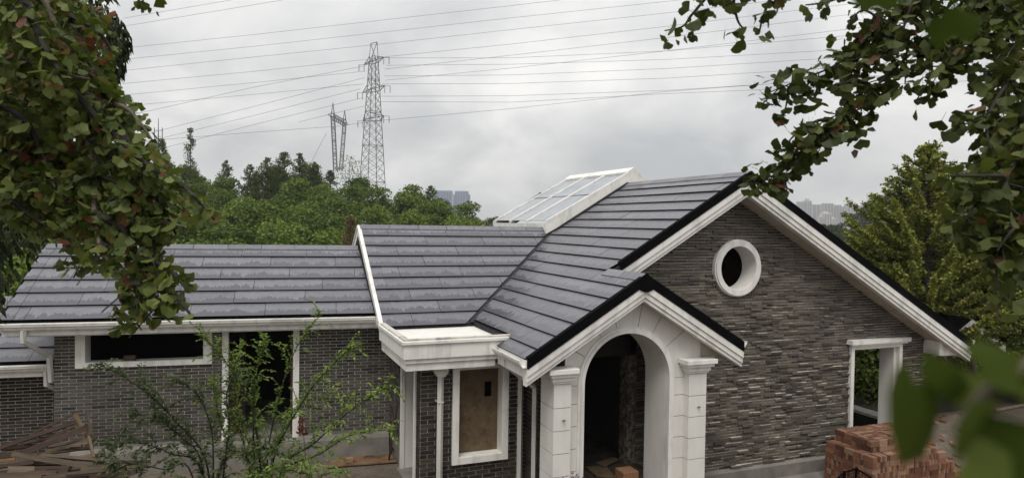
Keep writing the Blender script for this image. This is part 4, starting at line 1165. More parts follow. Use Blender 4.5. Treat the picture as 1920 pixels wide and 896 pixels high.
for i in range(NX):
    for j in range(NY):
        for k in range(top_layers(i, j)):
            hidden = 0 < i < NX - 1 and 0 < j < NY - 1 and k < min(top_layers(i - 1, j), top_layers(i, j - 1), top_layers(i, j)) - 1
            ax = r2.random() < 0.5
            jx, jy = r2.uniform(-0.012, 0.012), r2.uniform(-0.012, 0.012)
            if hidden: continue
            for q in range(4):
                o4 = (q - 1.5) * 0.0585
                cx, cy = SX + (i + 0.5) * 0.244 + jx, SY + (j + 0.5) * 0.244 + jy
                pt = (cx + (0 if ax else o4), cy + (o4 if ax else 0) + r2.uniform(-0.004, 0.004), SZ + (k + 0.5) * BH_ + r2.uniform(-0.001, 0.001))
                sh = (r2.uniform(-0.01, 0.01), 0) if ax else (0, r2.uniform(-0.01, 0.01))
                pt = (pt[0] + sh[0], pt[1] + sh[1], pt[2])
                exposed = (i == 0) or (j == 0) or k >= top_layers(i, j) - 1 or k >= top_layers(max(i - 1, 0), j) or k >= top_layers(i, max(j - 1, 0))
                cand.append((in_view(pt, 0) and exposed, -proj(pt)[2], pt, ax))
cand.sort(key=lambda c: (c[0], c[1]), reverse=True)
rest = MB()
for n, (v, dd, pt, ax) in enumerate(cand):
    if v and n < 300:
        link("brick", bm_mesh[ax], stack, pt)
    else:
        x, y, z = pt
        if ax: rest.box(x - 0.117, y - 0.0255, z - 0.056, x + 0.117, y + 0.0255, z + 0.056)
        else: rest.box(x - 0.0255, y - 0.117, z - 0.056, x + 0.0255, y + 0.117, z + 0.056)
rest.build("brick", "red_brick", stack)["kind"] = "stuff"
# black wire crate in front of the stack
crate = thing("wire_crate", "black wire crate standing in front of the red brick stack", "crate", (12.2, 9.75, 0.6))
c0, c1, c2 = at(1588, 892, 12.6), at(1606, 878, 12.75), at(1650, 905, 12.4)
for p, q in ((c1, c2), (c1, at(1583, 885, 12.9)), (at(1583, 885, 12.9), at(1560, 905, 12.7))):
    m = MB(); m.beam(p, q, 0.02, 0.025); m.build("rim", "black", crate)
    for k in range(9):
        s = p.lerp(q, k / 8); m = MB(); m.beam(s, s - Vector((0, 0, 0.4)), 0.006, 0.006); m.build("wire", "black", crate)
    for z in (0.06, 0.12, 0.18, 0.24):
        m = MB(); m.beam(p - Vector((0, 0, z)), q - Vector((0, 0, z)), 0.006, 0.006); m.build("wire", "black", crate)
for p in (c1, at(1583, 885, 12.9)):
    m = MB(); m.beam(p + Vector((0, 0, 0.03)), p - Vector((0, 0, 0.55)), 0.03, 0.03, (0, 1, 0)); m.build("post", "black", crate)
# low ground cover of rubble behind the stack, a can, scaffold poles
cp = on(1782, 817, 1, 12.3)
cn_ = thing("can", "small white can with a blue band lying on the rubble", "can", cp)
m = MB(); d = Vector((0.85, -0.3, 0.35)).normalized(); m.tube([cp - d * 0.085, cp - d * 0.078, cp + d * 0.078, cp + d * 0.085], [0.035, 0.045, 0.045, 0.035], 12); m.build("body", "white", cn_, smooth=False)
MAT["blue"] = plain("blue_print", (0.06, 0.25, 0.42), 0.4, 0.1)
m = MB(); m.tube([cp - d * 0.035, cp + d * 0.05], 0.0462, 12, cap=False); m.build("band", "blue", cn_)
mound = MB()
for i in range(26):
    for j in range(16):
        pass
gx0, gx1, gy0, gy1 = 14.6, 24.0, 9.0, 13.2
nx, ny = 34, 18
hm = lambda x, y: -0.06 + 0.95 * math.exp(-((x - 17.2) / 2.6) ** 2 - ((y - 11.9) / 1.3) ** 2) + 0.22 * mnoise.noise(Vector((x * 1.5, y * 1.5, 3))) * sstep(0, 1, 1 - abs(y - 11.1) / 2.1)
mv = [(gx0 + (gx1 - gx0) * i / nx, gy0 + (gy1 - gy0) * j / ny, hm(gx0 + (gx1 - gx0) * i / nx, gy0 + (gy1 - gy0) * j / ny)) for j in range(ny + 1) for i in range(nx + 1)]
mf = [(j * (nx + 1) + i, j * (nx + 1) + i + 1, (j + 1) * (nx + 1) + i + 1, (j + 1) * (nx + 1) + i) for j in range(ny) for i in range(nx)]
mound.v, mound.f = mv, mf
structure("rubble_mound", mound, "soil", smooth=True)
rb = MB()
for k in range(260):
    x, y = rnd.uniform(15, 22), rnd.uniform(9.6, 12.9); z = hm(x, y); s = rnd.uniform(0.03, 0.11)
    a = rnd.uniform(0, 3.1); dv = Vector((math.cos(a), math.sin(a), rnd.uniform(-0.3, 0.3))) * s
    rb.beam(Vector((x, y, z)) - dv, Vector((x, y, z)) + dv, s, s * 0.7)
tag(rb.build("rubble", "red_brick"), "broken brick and clod rubble strewn beyond the brick stack", "rubble", kind="stuff")
scf = thing("scaffold", "rough timber pole scaffold behind the right eave of the brick gable", "scaffold", (21, 15.5, 0))
for (a, b, dd, r_) in (((1736, 640), (1738, 740), 19.5, 0.05), ((1817, 640), (1836, 740), 19.2, 0.06), ((1752, 727), (1870, 712), 19.3, 0.045), ((1730, 708), (1760, 700), 19.3, 0.05), ((1750, 655), (1790, 690), 19.8, 0.03), ((1866, 770), (1960, 752), 18.5, 0.05), ((1768, 640), (1771, 740), 20.3, 0.09)):
    m = MB(); m.tube([at(*a, dd), at(*b, dd)], r_, 7); m.build("pole", "plank", scf)

# ------------------------------------------------------------------ foliage
def rvec(r):
    while True:
        v = Vector((r.uniform(-1, 1), r.uniform(-1, 1), r.uniform(-1, 1)))
        if 0.05 < v.length < 1: return v.normalized()
def card(mb, c, ax, nn, ln, wd):
    """one pointed leaf or leaf clump of four corners, slightly folded"""
    ax = ax.normalized(); s = ax.cross(nn)
    if s.length < 1e-3: s = ax.cross(Vector((0.3, 0.5, 0.8)))
    s.normalize(); up = s.cross(ax)
    mb.add([c - ax * ln * 0.5, c + s * wd * 0.5 + up * wd * 0.15, c + ax * ln * 0.5, c - s * wd * 0.5 + up * wd * 0.15], [(0, 1, 2), (0, 2, 3)])
def blob_crown(r, blobs, n, size, flat=0.5):
    mb = MB()
    wts = [b[1].x * b[1].y + b[1].z * b[1].x for b in blobs]
    for k in range(n):
        b = r.choices(blobs, wts)[0]
        d = rvec(r)
        if d.z < -0.35 and r.random() < 0.7: d.z = -d.z
        rad = r.uniform(0.72, 1.06) if r.random() < 0.85 else r.uniform(0.4, 0.8)
        wob = 1 + 0.2 * mnoise.noise(Vector((d.x * 2.5 + b[0].x, d.y * 2.5, d.z * 2.5)))
        p = b[0] + Vector((d.x * b[1].x, d.y * b[1].y, d.z * b[1].z)) * rad * wob
        ax = (rvec(r) + d * 0.4 - Vector((0, 0, 0.3)))
        nn = (d * 0.8 + rvec(r) * 0.9 + Vector((0, 0, 0.4)))
        s = size * r.uniform(0.6, 1.3)
        card(mb, p, ax, nn, s, s * r.uniform(0.5, 0.8))
    return mb
def trunk_mesh(r, h, r0, limbs, lean=0.05):
    mb = MB()
    pts = [Vector((lean * h * math.sin(t * 2.1) * 0.5, lean * h * (t ** 1.5) * 0.6, h * t)) for t in (0, 0.2, 0.45, 0.7, 1.0)]
    mb.tube(pts, [r0, r0 * 0.85, r0 * 0.65, r0 * 0.4, r0 * 0.12], 7)
    for q in limbs:
        k = r.uniform(0.35, 0.75)
        b = Vector((0, 0, h * k)) + Vector((lean * h * math.sin(k * 2.1) * 0.5, lean * h * (k ** 1.5) * 0.6, 0))
        mb.tube([b, b.lerp(q, 0.5) + Vector((0, 0, 0.1)), q], [r0 * 0.35, r0 * 0.22, r0 * 0.08], 5)
    return mb
PROTO = {}
def proto_broad(key, seed, mat, h=7.0, w=2.9, n=5200, size=0.3):
    r = random.Random(seed); blobs = []
    for k in range(20):
        a = r.uniform(0, 6.28); t = r.random()
        z = h * (0.2 + 0.72 * t)
        rr = w * (1 - abs(t - 0.35) ** 1.4 * 1.1) * r.uniform(0.35, 0.8)
        s = r.uniform(0.75, 1.35)
        blobs.append((Vector((rr * math.cos(a), rr * math.sin(a), z)), Vector((s, s, s * 0.78))))
    blobs.append((Vector((0, 0, h * 0.5)), Vector((w * 0.72, w * 0.72, h * 0.4))))
    cr = blob_crown(r, blobs, n, size)
    tr_ = trunk_mesh(r, h * 0.85, 0.16, [b[0] for b in blobs[:6]])
    PROTO[key] = (tr_.mesh("trunk", "bark"), cr.mesh("crown", mat))
def proto_pine(key, seed, mat, h=9.0, w=2.0, n=2600, size=0.36, sparse=1.0):
    r = random.Random(seed); cr = MB(); limbs = []
    z = h * 0.22
    while z < h * 0.99:
        t = (z - h * 0.22) / (h * 0.78)
        for b in range(r.choice((4, 5, 6))):
            if r.random() > sparse: continue
            a = r.uniform(0, 6.28); ln = w * (1 - t) ** 0.75 * r.uniform(0.55, 1.1) + 0.15
            tip = Vector((ln * math.cos(a), ln * math.sin(a), z + ln * r.uniform(0.05, 0.4)))
            limbs.append((Vector((0, 0, z)), tip))
            for q in range(int(14 + 34 * ln / w)):
                k = r.uniform(0.3, 1.05)
                p = Vector((0, 0, z)).lerp(tip, k) + rvec(r) * 0.3 * (0.5 + ln / w)
                dirn = (tip - Vector((0, 0, z))).normalized() * 0.7 + rvec(r) * 0.7 + Vector((0, 0, 0.5))
                card(cr, p, dirn, rvec(r) + Vector((0, 0, 0.6)), size * r.uniform(0.7, 1.4), size * 0.36)
        z += h * 0.055 * r.uniform(0.8, 1.25)
    tr_ = MB(); tr_.tube([(0, 0, 0), (0.05, 0, h * 0.5), (0, 0, h)], [0.14, 0.09, 0.02], 6)
    for a, b in limbs[::2]: tr_.tube([a, b], [0.03, 0.008], 4, cap=False)
    PROTO[key] = (tr_.mesh("trunk", "bark"), cr.mesh("crown", mat))
for k in range(4): proto_broad("broad%d" % k, 50 + k, "leaf_broad")
for k in range(3): proto_broad("light%d" % k, 60 + k, "leaf_broad_light", 6.5, 2.9)
for k in range(4): proto_pine("pine%d" % k, 70 + k, "leaf_pine", 8.5, 2.5 + 0.2 * k, sparse=0.92)
proto_pine("fir0", 80, "leaf_pine", 9.0, 1.3, size=0.26, sparse=0.8)
proto_pine("dry0", 81, "leaf_dry", 7.0, 1.5, size=0.28, sparse=0.9)
proto_broad("sparse0", 82, "leaf_broad", 8.0, 3.0, 900, 0.24)
proto_broad("far0", 83, "leaf_far", 8.0, 3.6, 1100, 0.6)
proto_broad("far1", 84, "leaf_far", 8.0, 4.0, 1100, 0.6)
proto_broad("bush0", 85, "leaf_broad_light", 3.6, 2.2, 2600, 0.16)
proto_broad("bush1", 86, "leaf_broad", 3.6, 2.2, 2600, 0.16)
def tree(name, key, loc, sc, rz, label, cat="tree", group=None, parts=True):
    o = thing(name, label, cat, loc, group)
    for nm, me in zip(("trunk", "crown"), PROTO[key]):
        c = bpy.data.objects.new(nm, me); COL.objects.link(c); c.parent = o
    o.scale = sc; o.rotation_euler = (0, 0, rz)
    return o
LABELS = {"broad": "rounded dark green broadleaf tree", "light": "bushy bright green broadleaf tree",
          "pine": "dusky upright pine tree"}
GROUPS = {"broad": "dark broadleaf trees on the hill", "light": "bright broadleaf trees on the hill", "pine": "pines on the hill"}
NAMES = {"broad": "broadleaf_tree", "light": "broadleaf_tree", "pine": "pine_tree"}
rt = random.Random(77)
def hill_tree(px, d, key, sc=1.0, extra=0.0, label=None, group=None, name=None, top=None):
    z = hill_top_z(px, d) + extra if top is None else EYE + (horizon(px) - top) * d / FPX
    h = {"pine": 8.5, "fir0": 9.0, "dry0": 7.0, "spar": 8.0, "bush": 3.6, "ligh": 6.5}.get(key[:4] if key[:4] in ("pine", "spar", "bush", "ligh") else key, 7.0)
    p = at(px, 448, d)
    g = ground_z(p.x, p.y) - 0.3
    s = max(0.45, (z - g) / h)
    kk = key.rstrip("0123456789")
    w = sc * (0.75 + 0.25 * s) * rt.uniform(0.9, 1.15)
    if label is None:
        where = ("low on the slope just above the %s ridge" if d < 52 else "halfway up the slope above the %s" if d < 80 else "near the hill crest above the %s") % ("low wing" if px < 665 else "middle roof")
        label = LABELS[kk] + " " + where; group = GROUPS[kk] + ", " + where
    return tree(name or NAMES.get(kk, "tree"), key, (p.x, p.y, g), (w, w, s), rt.uniform(0, 6.28), label, group=group)
for d, step_ in ((41, 130), (47, 118), (54, 104), (62, 92), (72, 80), (84, 70), (98, 60), (112, 50)):
    px = -60 + rt.uniform(0, step_)
    while px < 1010:
        u = rt.random()
        kind = "light" if u < 0.45 else "broad" if u < 0.85 else "pine"
        if d > 95 and 470 < px < 640 and rt.random() < 0.4: kind = "pine"
        key = kind + str(rt.randrange({"light": 3, "broad": 4, "pine": 4}[kind]))
        hill_tree(px, d + rt.uniform(-4, 4), key, 1.12 if kind != "pine" else 1.1, rt.uniform(-0.9, 0.4) + (0.6 if kind == "pine" and d > 80 else 0))
        px += step_ * rt.uniform(0.75, 1.25)
# the trees that stand out against the sky
hill_tree(356, 100, "fir0", 0.9, label="lone dark spindly conifer poking up from the hilltop", top=238, name="conifer")
hill_tree(302, 98, "pine1", 0.8, label="feathery pine in front of the thin antenna mast", top=262, name="pine_tree")
for px, top in ((424, 303), (468, 310), (500, 297), (532, 285), (560, 289), (588, 305), (806, 348)):
    hill_tree(px, 112, "pine%d" % rt.randrange(4), 1.0, top=top, label="dusky upright pine standing out against the sky on the hilltop", group="pines on the skyline")
hill_tree(652, 108, "sparse0", 0.95, top=290, label="thin airy tree beside the foot of the big pylon", name="airy_tree")
hill_tree(657, 47, "dry0", 0.6, top=402, label="rust brown dead conifer just above the end of the low tiled roof", name="dead_conifer")
hill_tree(815, 108, "sparse0", 0.3, top=348, label="slim pale treetop beside the twin blue glass towers", name="slim_tree")
for px, d, k, top, lab in ((15, 24, "light1", 492, "pale green bushy tree peeking past the left verge of the low roof"), (-40, 26, "light0", 480, "pale green bushy tree at the left edge below the dark foliage")):
    hill_tree(px, d, k, 0.8, top=top, label=lab.replace("left ", ""), name="bushy_tree")
# right hand far hill
for k in range(150):
    px = rt.uniform(1540, 2080); d = rt.choice((215, 250, 285, 320, 330, 335))
    p = at(px, 448, d); g = ground_z(p.x, p.y)
    s = rt.uniform(0.8, 1.4)
    if g < -16: continue
    tree("distant_tree", "far%d" % (k % 2), (p.x, p.y, g), (s * 1.25, s * 1.25, s), rt.uniform(0, 6.28), "dull green tree on the far hillside beyond the yellow green trees", group="trees on the far hillside")

# yellow green young ginkgo trees beyond the house
def spiky_tree(loc, h, w, seed, label, n_br=150, base=0.06, mat="leaf_yellow", size=0.09):
    r = random.Random(seed)
    o = thing("ginkgo_tree", label, "tree", loc)
    loc = Vector(loc)
    tk = MB(); tk.tube([loc, loc + Vector((0.05, 0, h * 0.5)), loc + Vector((0, 0.03, h * 0.99))], [0.13, 0.08, 0.012], 8)
    cr = MB(); lm = MB()
    for b in range(n_br):
        t = base + (1 - base) * (b + r.random()) / n_br
        z = h * t * 0.97
        a = b * 2.4 + r.uniform(-0.5, 0.5)
        prof = min(1.0, (1 - t) * 1.75 + 0.03) * min(1, 0.72 + t * 1.2)
        ln = w * prof * r.uniform(0.55, 1.15) + 0.12
        rise = r.uniform(0.25, 0.85)
        p0 = loc + Vector((0, 0, z)); p2 = p0 + Vector((math.cos(a) * ln, math.sin(a) * ln, ln * rise * 0.8))
        p1 = p0.lerp(p2, 0.5) - Vector((0, 0, 0.1 * ln))
        lm.tube([p0, p1, p2], [0.022, 0.014, 0.004], 5, cap=False)
        nl = int(ln * 150) + 18
        for q in range(nl):
            k = r.uniform(0.12, 1.02) ** 0.8
            c = p0.lerp(p1, k * 2) if k < 0.5 else p1.lerp(p2, k * 2 - 1)
            c = c + rvec(r) * r.uniform(0.02, 0.13) + Vector((0, 0, -0.03))
            dr_ = rvec(r) + Vector((0, 0, -0.5))
            s = size * r.uniform(0.7, 1.25)
            card(cr, c, dr_, rvec(r) * 0.8 + Vector((0, 0, 0.8)), s, s * 0.95)
    tk.build("trunk", "bark", o); lm.build("limb", "bark", o)["kind"] = "stuff"; cr.build("crown", mat, o)
    return o
def stand(px, top, d):
    p = at(px, 448, d); z = EYE + (horizon(px) - top) * d / FPX
    return p.x, p.y, z
for px, top, d, w, sd, lab, nb in ((1738, 258, 22, 3.2, 1, "tall pointed yellow green ginkgo tree beyond the brick gable", 250),
                               (1640, 418, 25, 3.1, 2, "shorter yellow green ginkgo tree close behind the sloping white barge board", 210),
                               (1868, 430, 24, 2.7, 3, "broad yellow green ginkgo tree half hidden by drooping dark leaves", 150),
                               (1795, 335, 24.5, 2.6, 6, "yellow green ginkgo tree right behind the tall pointed one", 170),
                               (1690, 372, 24, 2.4, 7, "yellow green ginkgo tree filling the gap before the hazy towers", 160),
                               (1960, 400, 22, 2.6, 4, "yellow green ginkgo tree at the very edge behind the dark leaves", 110),
                               (1608, 585, 23.5, 1.9, 5, "low yellow green ginkgo seen through the empty white window frame", 110)):
    x, y, z = stand(px, top, d); g = max(-0.6, min(0.2, ground_z(x, y)))
    spiky_tree((x, y, g), z - g, w, sd, lab, nb)
for k, (px, d, key, top, lab) in enumerate(((1700, 27, "broad0", 560, "dark bushy tree in the shade behind the scaffold poles"), (1790, 26, "broad1", 545, "dark bushy tree behind the can and rubble"), (1880, 25, "broad2", 540, "dark bushy tree behind the big blurred leaves"),
                                     (1620, 28, "broad3", 610, "dark bushy tree beyond the open window frame"), (1960, 24, "broad0", 560, "dark bushy tree at the edge beyond the blurred leaves"))):
    x, y, z = stand(px, top, d); g = ground_z(x, y) - 0.2; s = (z - g) / 7
    tree("bushy_tree", key, (x, y, g), (1.0, 1.0, s), k * 1.3, lab)

for px, d, key, lab in ((1598, 21.5, "bush0", "bright leafy bush outside the open side of the house, nearer the gable window"), (1640, 22.5, "bush1", "dark leafy bush outside the open side of the house"), (1676, 24, "bush0", "leafy bush under the right eave behind the scaffold"), (1622, 25, "bush1", "leafy bush deep behind the empty white window frame"), (1745, 23.5, "bush1", "dark leafy bush behind the scaffold poles, nearest the brick gable"), (1800, 24.2, "bush0", "bright leafy bush behind the scaffold poles and the rubble"), (1860, 24, "bush1", "dark leafy bush behind the big blurred leaves"), (1925, 23, "bush0", "bright leafy bush behind the big blurred leaves at the edge")):
    p = at(px, 448, d)
    tree("leafy_bush", key, (p.x, p.y, ground_z(p.x, p.y) - 0.2), (1.0, 1.0, 1.0), px, lab.replace("right eave", "gable eave"), "bush")

# ------------------------------------------------------------------ pylons, wires, mast, far towers
def lattice_leg(mb, corners_fn, z0, z1, n, t):
    """four legs with crossed bracing; corners_fn(s) gives the four corners at height fraction s"""
    prev = None
    for k in range(n + 1):
        s = (k / n) ** 0.85
        c = corners_fn(s)
        if prev:
            for i in range(4):
                j = (i + 1) % 4
                mb.beam(prev[i], c[i], t * 1.5, t * 1.5)
                mb.beam(prev[i], c[j], t * 0.8, t * 0.8); mb.beam(prev[j], c[i], t * 0.8, t * 0.8)
            if k % 4 == 0:
                for i in range(4): mb.beam(c[i], c[(i + 1) % 4], t, t)
        prev = c
def pylon(px, d, top, half_b, half_t, ang):
    p = at(px, 448, d); g = ground_z(p.x, p.y) - 1
    zt = EYE + (horizon(px) - top) * d / FPX
    o = thing("pylon", "tall tapering steel lattice pylon standing behind the wooded hill", "pylon", (p.x, p.y, g))
    ca, sa = math.cos(ang), math.sin(ang)
    def W(x, y, z): return Vector((p.x + x * ca - y * sa, p.y + x * sa + y * ca, z))
    H = zt - g - 4
    def cf(s):
        k = s
        h = half_b + (half_t - half_b) * k
        return [W(a * h, b * h, g + H * s) for a, b in ((-1, -1), (1, -1), (1, 1), (-1, 1))]
    m = MB(); lattice_leg(m, cf, g, zt, 19, 0.11); m.build("lattice", "steel", o)
    m = MB()
    c = cf(1.0)
    for q in c: m.beam(q, W(-2.0, 0, zt) if (q - W(-2, 0, zt)).length < (q - W(2, 0, zt)).length else W(2.0, 0, zt - 0.3), 0.14, 0.14)
    m.beam(W(-2, 0, zt), W(2, 0, zt - 0.3), 0.16, 0.16); m.build("peak", "steel", o)
    for k, (f, ln) in enumerate(((0.965, 6.2), (0.80, 7.0), (0.63, 6.6))):
        z = g + H * f; hh = half_b + (half_t - half_b) * f
        m = MB()
        for sd in (-1, 1):
            tip = W(sd * ln, 0, z + 0.4)
            for b in (-1, 1):
                m.beam(W(sd * hh, b * hh, z), tip, 0.15, 0.15); m.beam(W(sd * hh, b * hh, z + 1.6), tip, 0.13, 0.13)
                for q in (0.3, 0.6): m.beam(W(sd * hh, b * hh, z).lerp(tip, q), W(sd * hh, b * hh, z + 1.6).lerp(tip, q), 0.09, 0.09)
        for a in (-1, 1): m.beam(W(-hh, a * hh, z), W(hh, a * hh, z), 0.15, 0.15)
        m.build("crossarm", "steel", o)
        for sd in (-1, 1):
            # short horizontal bar at each arm end that carries a hanging insulator string
            q = W(sd * ln, 0, z + 0.35)
            e = q + _R * (sd * 1.5)
            m = MB(); m.beam(q, e, 0.09, 0.09); m.beam(e, e - Vector((0, 0, 1.9)), 0.16, 0.16); m.build("insulator", "steel", o)
            m = MB(); m.beam(q, q - Vector((0, 0, 2.0)), 0.14, 0.14); m.build("insulator", "steel", o)
    return o
pylon(697, 200, 82, 3.3, 0.9, R(-74))
def portal():
    d0, d1 = 250, 268
    o = thing("portal_pylon", "smaller twin legged portal pylon beside the tall one", "pylon", at(632, 448, 265))
    tops = []
    for px, pxb, d, y in ((624, 629, d0, 219), (646, 639, d1, 231)):
        pt, pb = at(px, y, d), at(pxb, 320, d)
        tops.append(pt)
        m = MB()
        def cf(s, pt=pt, pb=pb):
            c = pb.lerp(pt, s); h = 0.62
            return [c + Vector((a * h, b * h, 0)) for a, b in ((-1, -1), (1, -1), (1, 1), (-1, 1))]
        lattice_leg(m, cf, 0, 1, 16, 0.13); m.build("leg", "steel", o)
        m = MB(); pk = pt + Vector((0, 0, 5.0))
        for q in cf(1.0): m.beam(q, pk, 0.15, 0.15)
        m.build("peak", "steel", o)
    a, b = tops; dv = (b - a).normalized()
    a2, b2 = at(615, 215, 247), at(653, 234, 271)
    m = MB()
    for off in (Vector((0, 0, 1.1)), Vector((0, 0, -1.1))): m.beam(a2.lerp(b2, 0.1), b2.lerp(a2, 0.1), 0.2, 0.2); m.beam(a + off, b + off, 0.28, 0.28)
    for s, t in ((a, a2), (b, b2)):
        for off in (1.6, -0.7): m.beam(s + Vector((0, 0, off)), t, 0.15, 0.15)
    for k in range(12):
        p, q = a.lerp(b, k / 12), a.lerp(b, (k + 1) / 12); z = Vector((0, 0, 1.1 if k % 2 else -1.1))
        m.beam(p + z, q - z, 0.2, 0.2)
    m.build("crossarm", "steel", o)
portal()
WIRES = [[(231, 35), (437, 0)], [(231, 50), (480, 9), (540, -1)], [(200, 94), (480, 65), (960, 11), (1090, -4)], [(200, 115), (480, 87), (960, 34), (1300, -2)],
         [(200, 136), (480, 107), (688, 86), (960, 56), (1250, 25), (1520, -6)], [(200, 160), (480, 134), (686, 112)], [(722, 107), (960, 83), (1250, 50), (1560, 12)], [(240, 178), (480, 155), (684, 134)], [(722, 130), (960, 104), (1240, 72), (1560, 32)],
         [(270, 196), (480, 177), (682, 158)], [(722, 151), (960, 128), (1240, 97), (1500, 66)], [(684, 124), (480, 163), (250, 215)], [(684, 146), (480, 199), (280, 250)], [(676, 167), (480, 216), (280, 265)],
         [(679, 184), (480, 233), (290, 282)], [(684, 199), (560, 229)], [(720, 109), (960, 109), (1250, 96), (1560, 70)], [(725, 123), (960, 121), (1250, 112), (1520, 97)], [(720, 143), (960, 141), (1250, 129), (1520, 112)], [(716, 158), (960, 157), (1250, 147), (1460, 134)],
         [(716, 181), (960, 180), (1250, 170), (1440, 158)], [(714, 191), (960, 192), (1250, 176), (1440, 168)], [(290, 263), (480, 248), (632, 237), (716, 226), (960, 204), (1250, 172), (1440, 158)], [(612, 250), (570, 330)]]
for wi, w in enumerate(WIRES):
    wl_, wg_ = (("thin power line crossing the sky above the pylon top from side to side", "power lines over the pylon top") if wi < 5 else
                ("thin power line strung between the pylon and the ginkgo boughs", "power lines between pylon and boughs") if w[0][0] < 700 and w[-1][0] < 712 else
                ("thin power line strung from the pylon towards the dark leafy arms", "power lines from pylon to leafy arms"))
    if wi == 22: wl_, wg_ = "long lowest power line passing the pylon beside the twin legged portal", None
    if wi == 23: wl_, wg_ = "slack stay wire slanting down from the twin legged portal pylon", None
    w = list(w)
    if w[-1][0] > 1380:                       # on behind the leafy arms
        (xa, ya), (xb, yb) = w[-2], w[-1]; w.append((1960, yb + (yb - ya) / (xb - xa) * (1960 - xb)))
    if w[0][0] < 300 and w[0][1] > 90:        # and behind the boughs on the other side
        (xa, ya), (xb, yb) = w[0], w[1]; w.insert(0, (xa - 90, ya - (yb - ya) / (xb - xa) * 90))
    elif w[-1][0] < 300:
        (xa, ya), (xb, yb) = w[-2], w[-1]; w.append((xb - 90, yb + (yb - ya) / (xb - xa) * -90))
    pts = [at(x, y, 200) for x, y in w]
    m = MB(); m.tube(pts, 0.042, 4, cap=False)
    tag(m.build("power_line", "wire"), wl_, "power line", wg_)
mp_ = thing("antenna_mast", "thin lattice antenna mast rising behind the hilltop pines", "mast", at(297, 448, 150))
m = MB(); a, b = at(297, 320, 150), at(297, 222, 150)
m.tube([a, b], [0.25, 0.06], 6); m.build("pole", "steel", mp_)
for y in (245, 256, 264):
    m = MB(); q = at(297, y, 150); m.beam(q - _R * 0.9, q + _R * 0.9, 0.08, 0.08); m.beam(q - _R * 0.85 - Vector((0, 0, 0.9)), q - _R * 0.85 + Vector((0, 0, 0.6)), 0.16, 0.16); m.beam(q + _R * 0.85 - Vector((0, 0, 0.9)), q + _R * 0.85 + Vector((0, 0, 0.6)), 0.16, 0.16); m.build("antenna", "steel", mp_)

MAT["tower_blue"] = plain("blue_curtain_wall", (0.2, 0.27, 0.4), 0.3, 0.1)
MAT["tower_grey"] = plain("pale_tower_render", (0.4, 0.37, 0.35), 0.8, 0.1, 0.02)
MAT["tower_glass"] = plain("tower_window", (0.12, 0.125, 0.14), 0.4, 0.1, 0.02)
MAT["tower_cream"] = plain("cream_tower_render", (0.55, 0.51, 0.46), 0.8, 0.1, 0.02)
def tower(px0, px1, top, bot, d, label, wall, glass, cols, floors, step=0, group=None):
    a, b = at(px0, horizon(px0), d), at(px1, horizon(px1), d)
    z1 = EYE + (horizon(px0) - top) * d / FPX; z0 = EYE + (horizon(px0) - bot) * d / FPX
    w = (b - a).length; dep = w * 0.8
    u = (b - a).normalized(); u.z = 0; u.normalize(); n = Vector((-u.y, u.x, 0))
    o = thing("tower_block", label, "tower block", (a.x, a.y, z0), group)
    def bx(mb, s0, s1, t0, t1, h0, h1):
        A = lambda s, t, h: Vector((a.x, a.y, 0)) + u * s + n * t + Vector((0, 0, h))
        mb.hexa([A(s0, t0, h0), A(s1, t0, h0), A(s1, t1, h0), A(s0, t1, h0), A(s0, t0, h1), A(s1, t0, h1), A(s1, t1, h1), A(s0, t1, h1)])
    m = MB(); bx(m, 0, w, 0, dep, z0 - 60, z1)
    if step: bx(m, w * 0.25, w * 0.7, dep * 0.2, dep * 0.8, z1, z1 + step)
    m.build("wall", wall, o)
    fh = (z1 - z0) / floors
    for c in range(cols):
        s0, s1 = w * (c + 0.18) / cols, w * (c + 0.82) / cols
        m = MB(); bx(m, s0, s1, -0.35, 0, z0, z1 - fh * 0.6); st = m.build("window_bay", glass, o)
        m = MB()
        for f in range(1, floors): bx(m, s0, s1, -0.6, -0.36, z0 + f * fh - 0.35, z0 + f * fh + 0.35)
        m.build("balcony_band", wall, o)["kind"] = "stuff"
    return o
DT = 1500
tower(814, 846, 357, 425, DT, "wide blue glass tower block over the hill, the one with a flat even top", "tower_blue", "tower_glass", 6, 20)
tower(852, 877, 358, 425, DT + 60, "blue glass tower block over the hill, the narrower one with stepped shoulders", "tower_blue", "tower_glass", 5, 20)
tower(849, 880, 364, 425, DT + 75, "lower shoulder block of the narrower blue glass tower", "tower_blue", "tower_glass", 6, 18)
for k, (x0, x1, tp, st, wl_, lab) in enumerate(((1496, 1509, 378, 0, "tower_grey", "hazy apartment tower closest to the gable ridge"), (1508, 1521, 376, 5, "tower_grey", "hazy apartment tower with a raised roof box, second from the gable"),
        (1523, 1544, 383, 0, "tower_grey", "wide hazy grey apartment tower with even top"), (1545, 1562, 381, 0, "tower_grey", "tall hazy apartment tower in the middle of the skyline"), (1563, 1577, 384, 0, "tower_grey", "slim hazy apartment tower behind the cream blocks"),
        (1578, 1589, 387, 0, "tower_grey", "narrow hazy apartment tower behind the leafy branch tip"), (1588, 1605, 382, 0, "tower_grey", "hazy apartment tower with darker bays next to the far hill"), (1608, 1620, 385, 0, "tower_grey", "hazy apartment tower partly behind the far hill"))):
    tower(x0, x1, tp, 430, 1700 + 40 * (k % 3), lab, wl_, "tower_glass", 3, 22, st, "hazy apartment towers on the skyline")
for k, (x0, x1, tp, lab) in enumerate(((1536, 1546, 405, "short cream block at the foot of the hazy towers, lowest one"), (1541, 1559, 399, "cream apartment block with roof boxes in front of the hazy towers"), (1553, 1570, 409, "low cream block with a flat roof in front of the hazy towers"))):
    tower(x0, x1, tp, 430, 1300 + 30 * k, lab, "tower_cream", "tower_glass", 4, 9, 3, "cream blocks below the towers")
hs = at(1586, 437, 210)
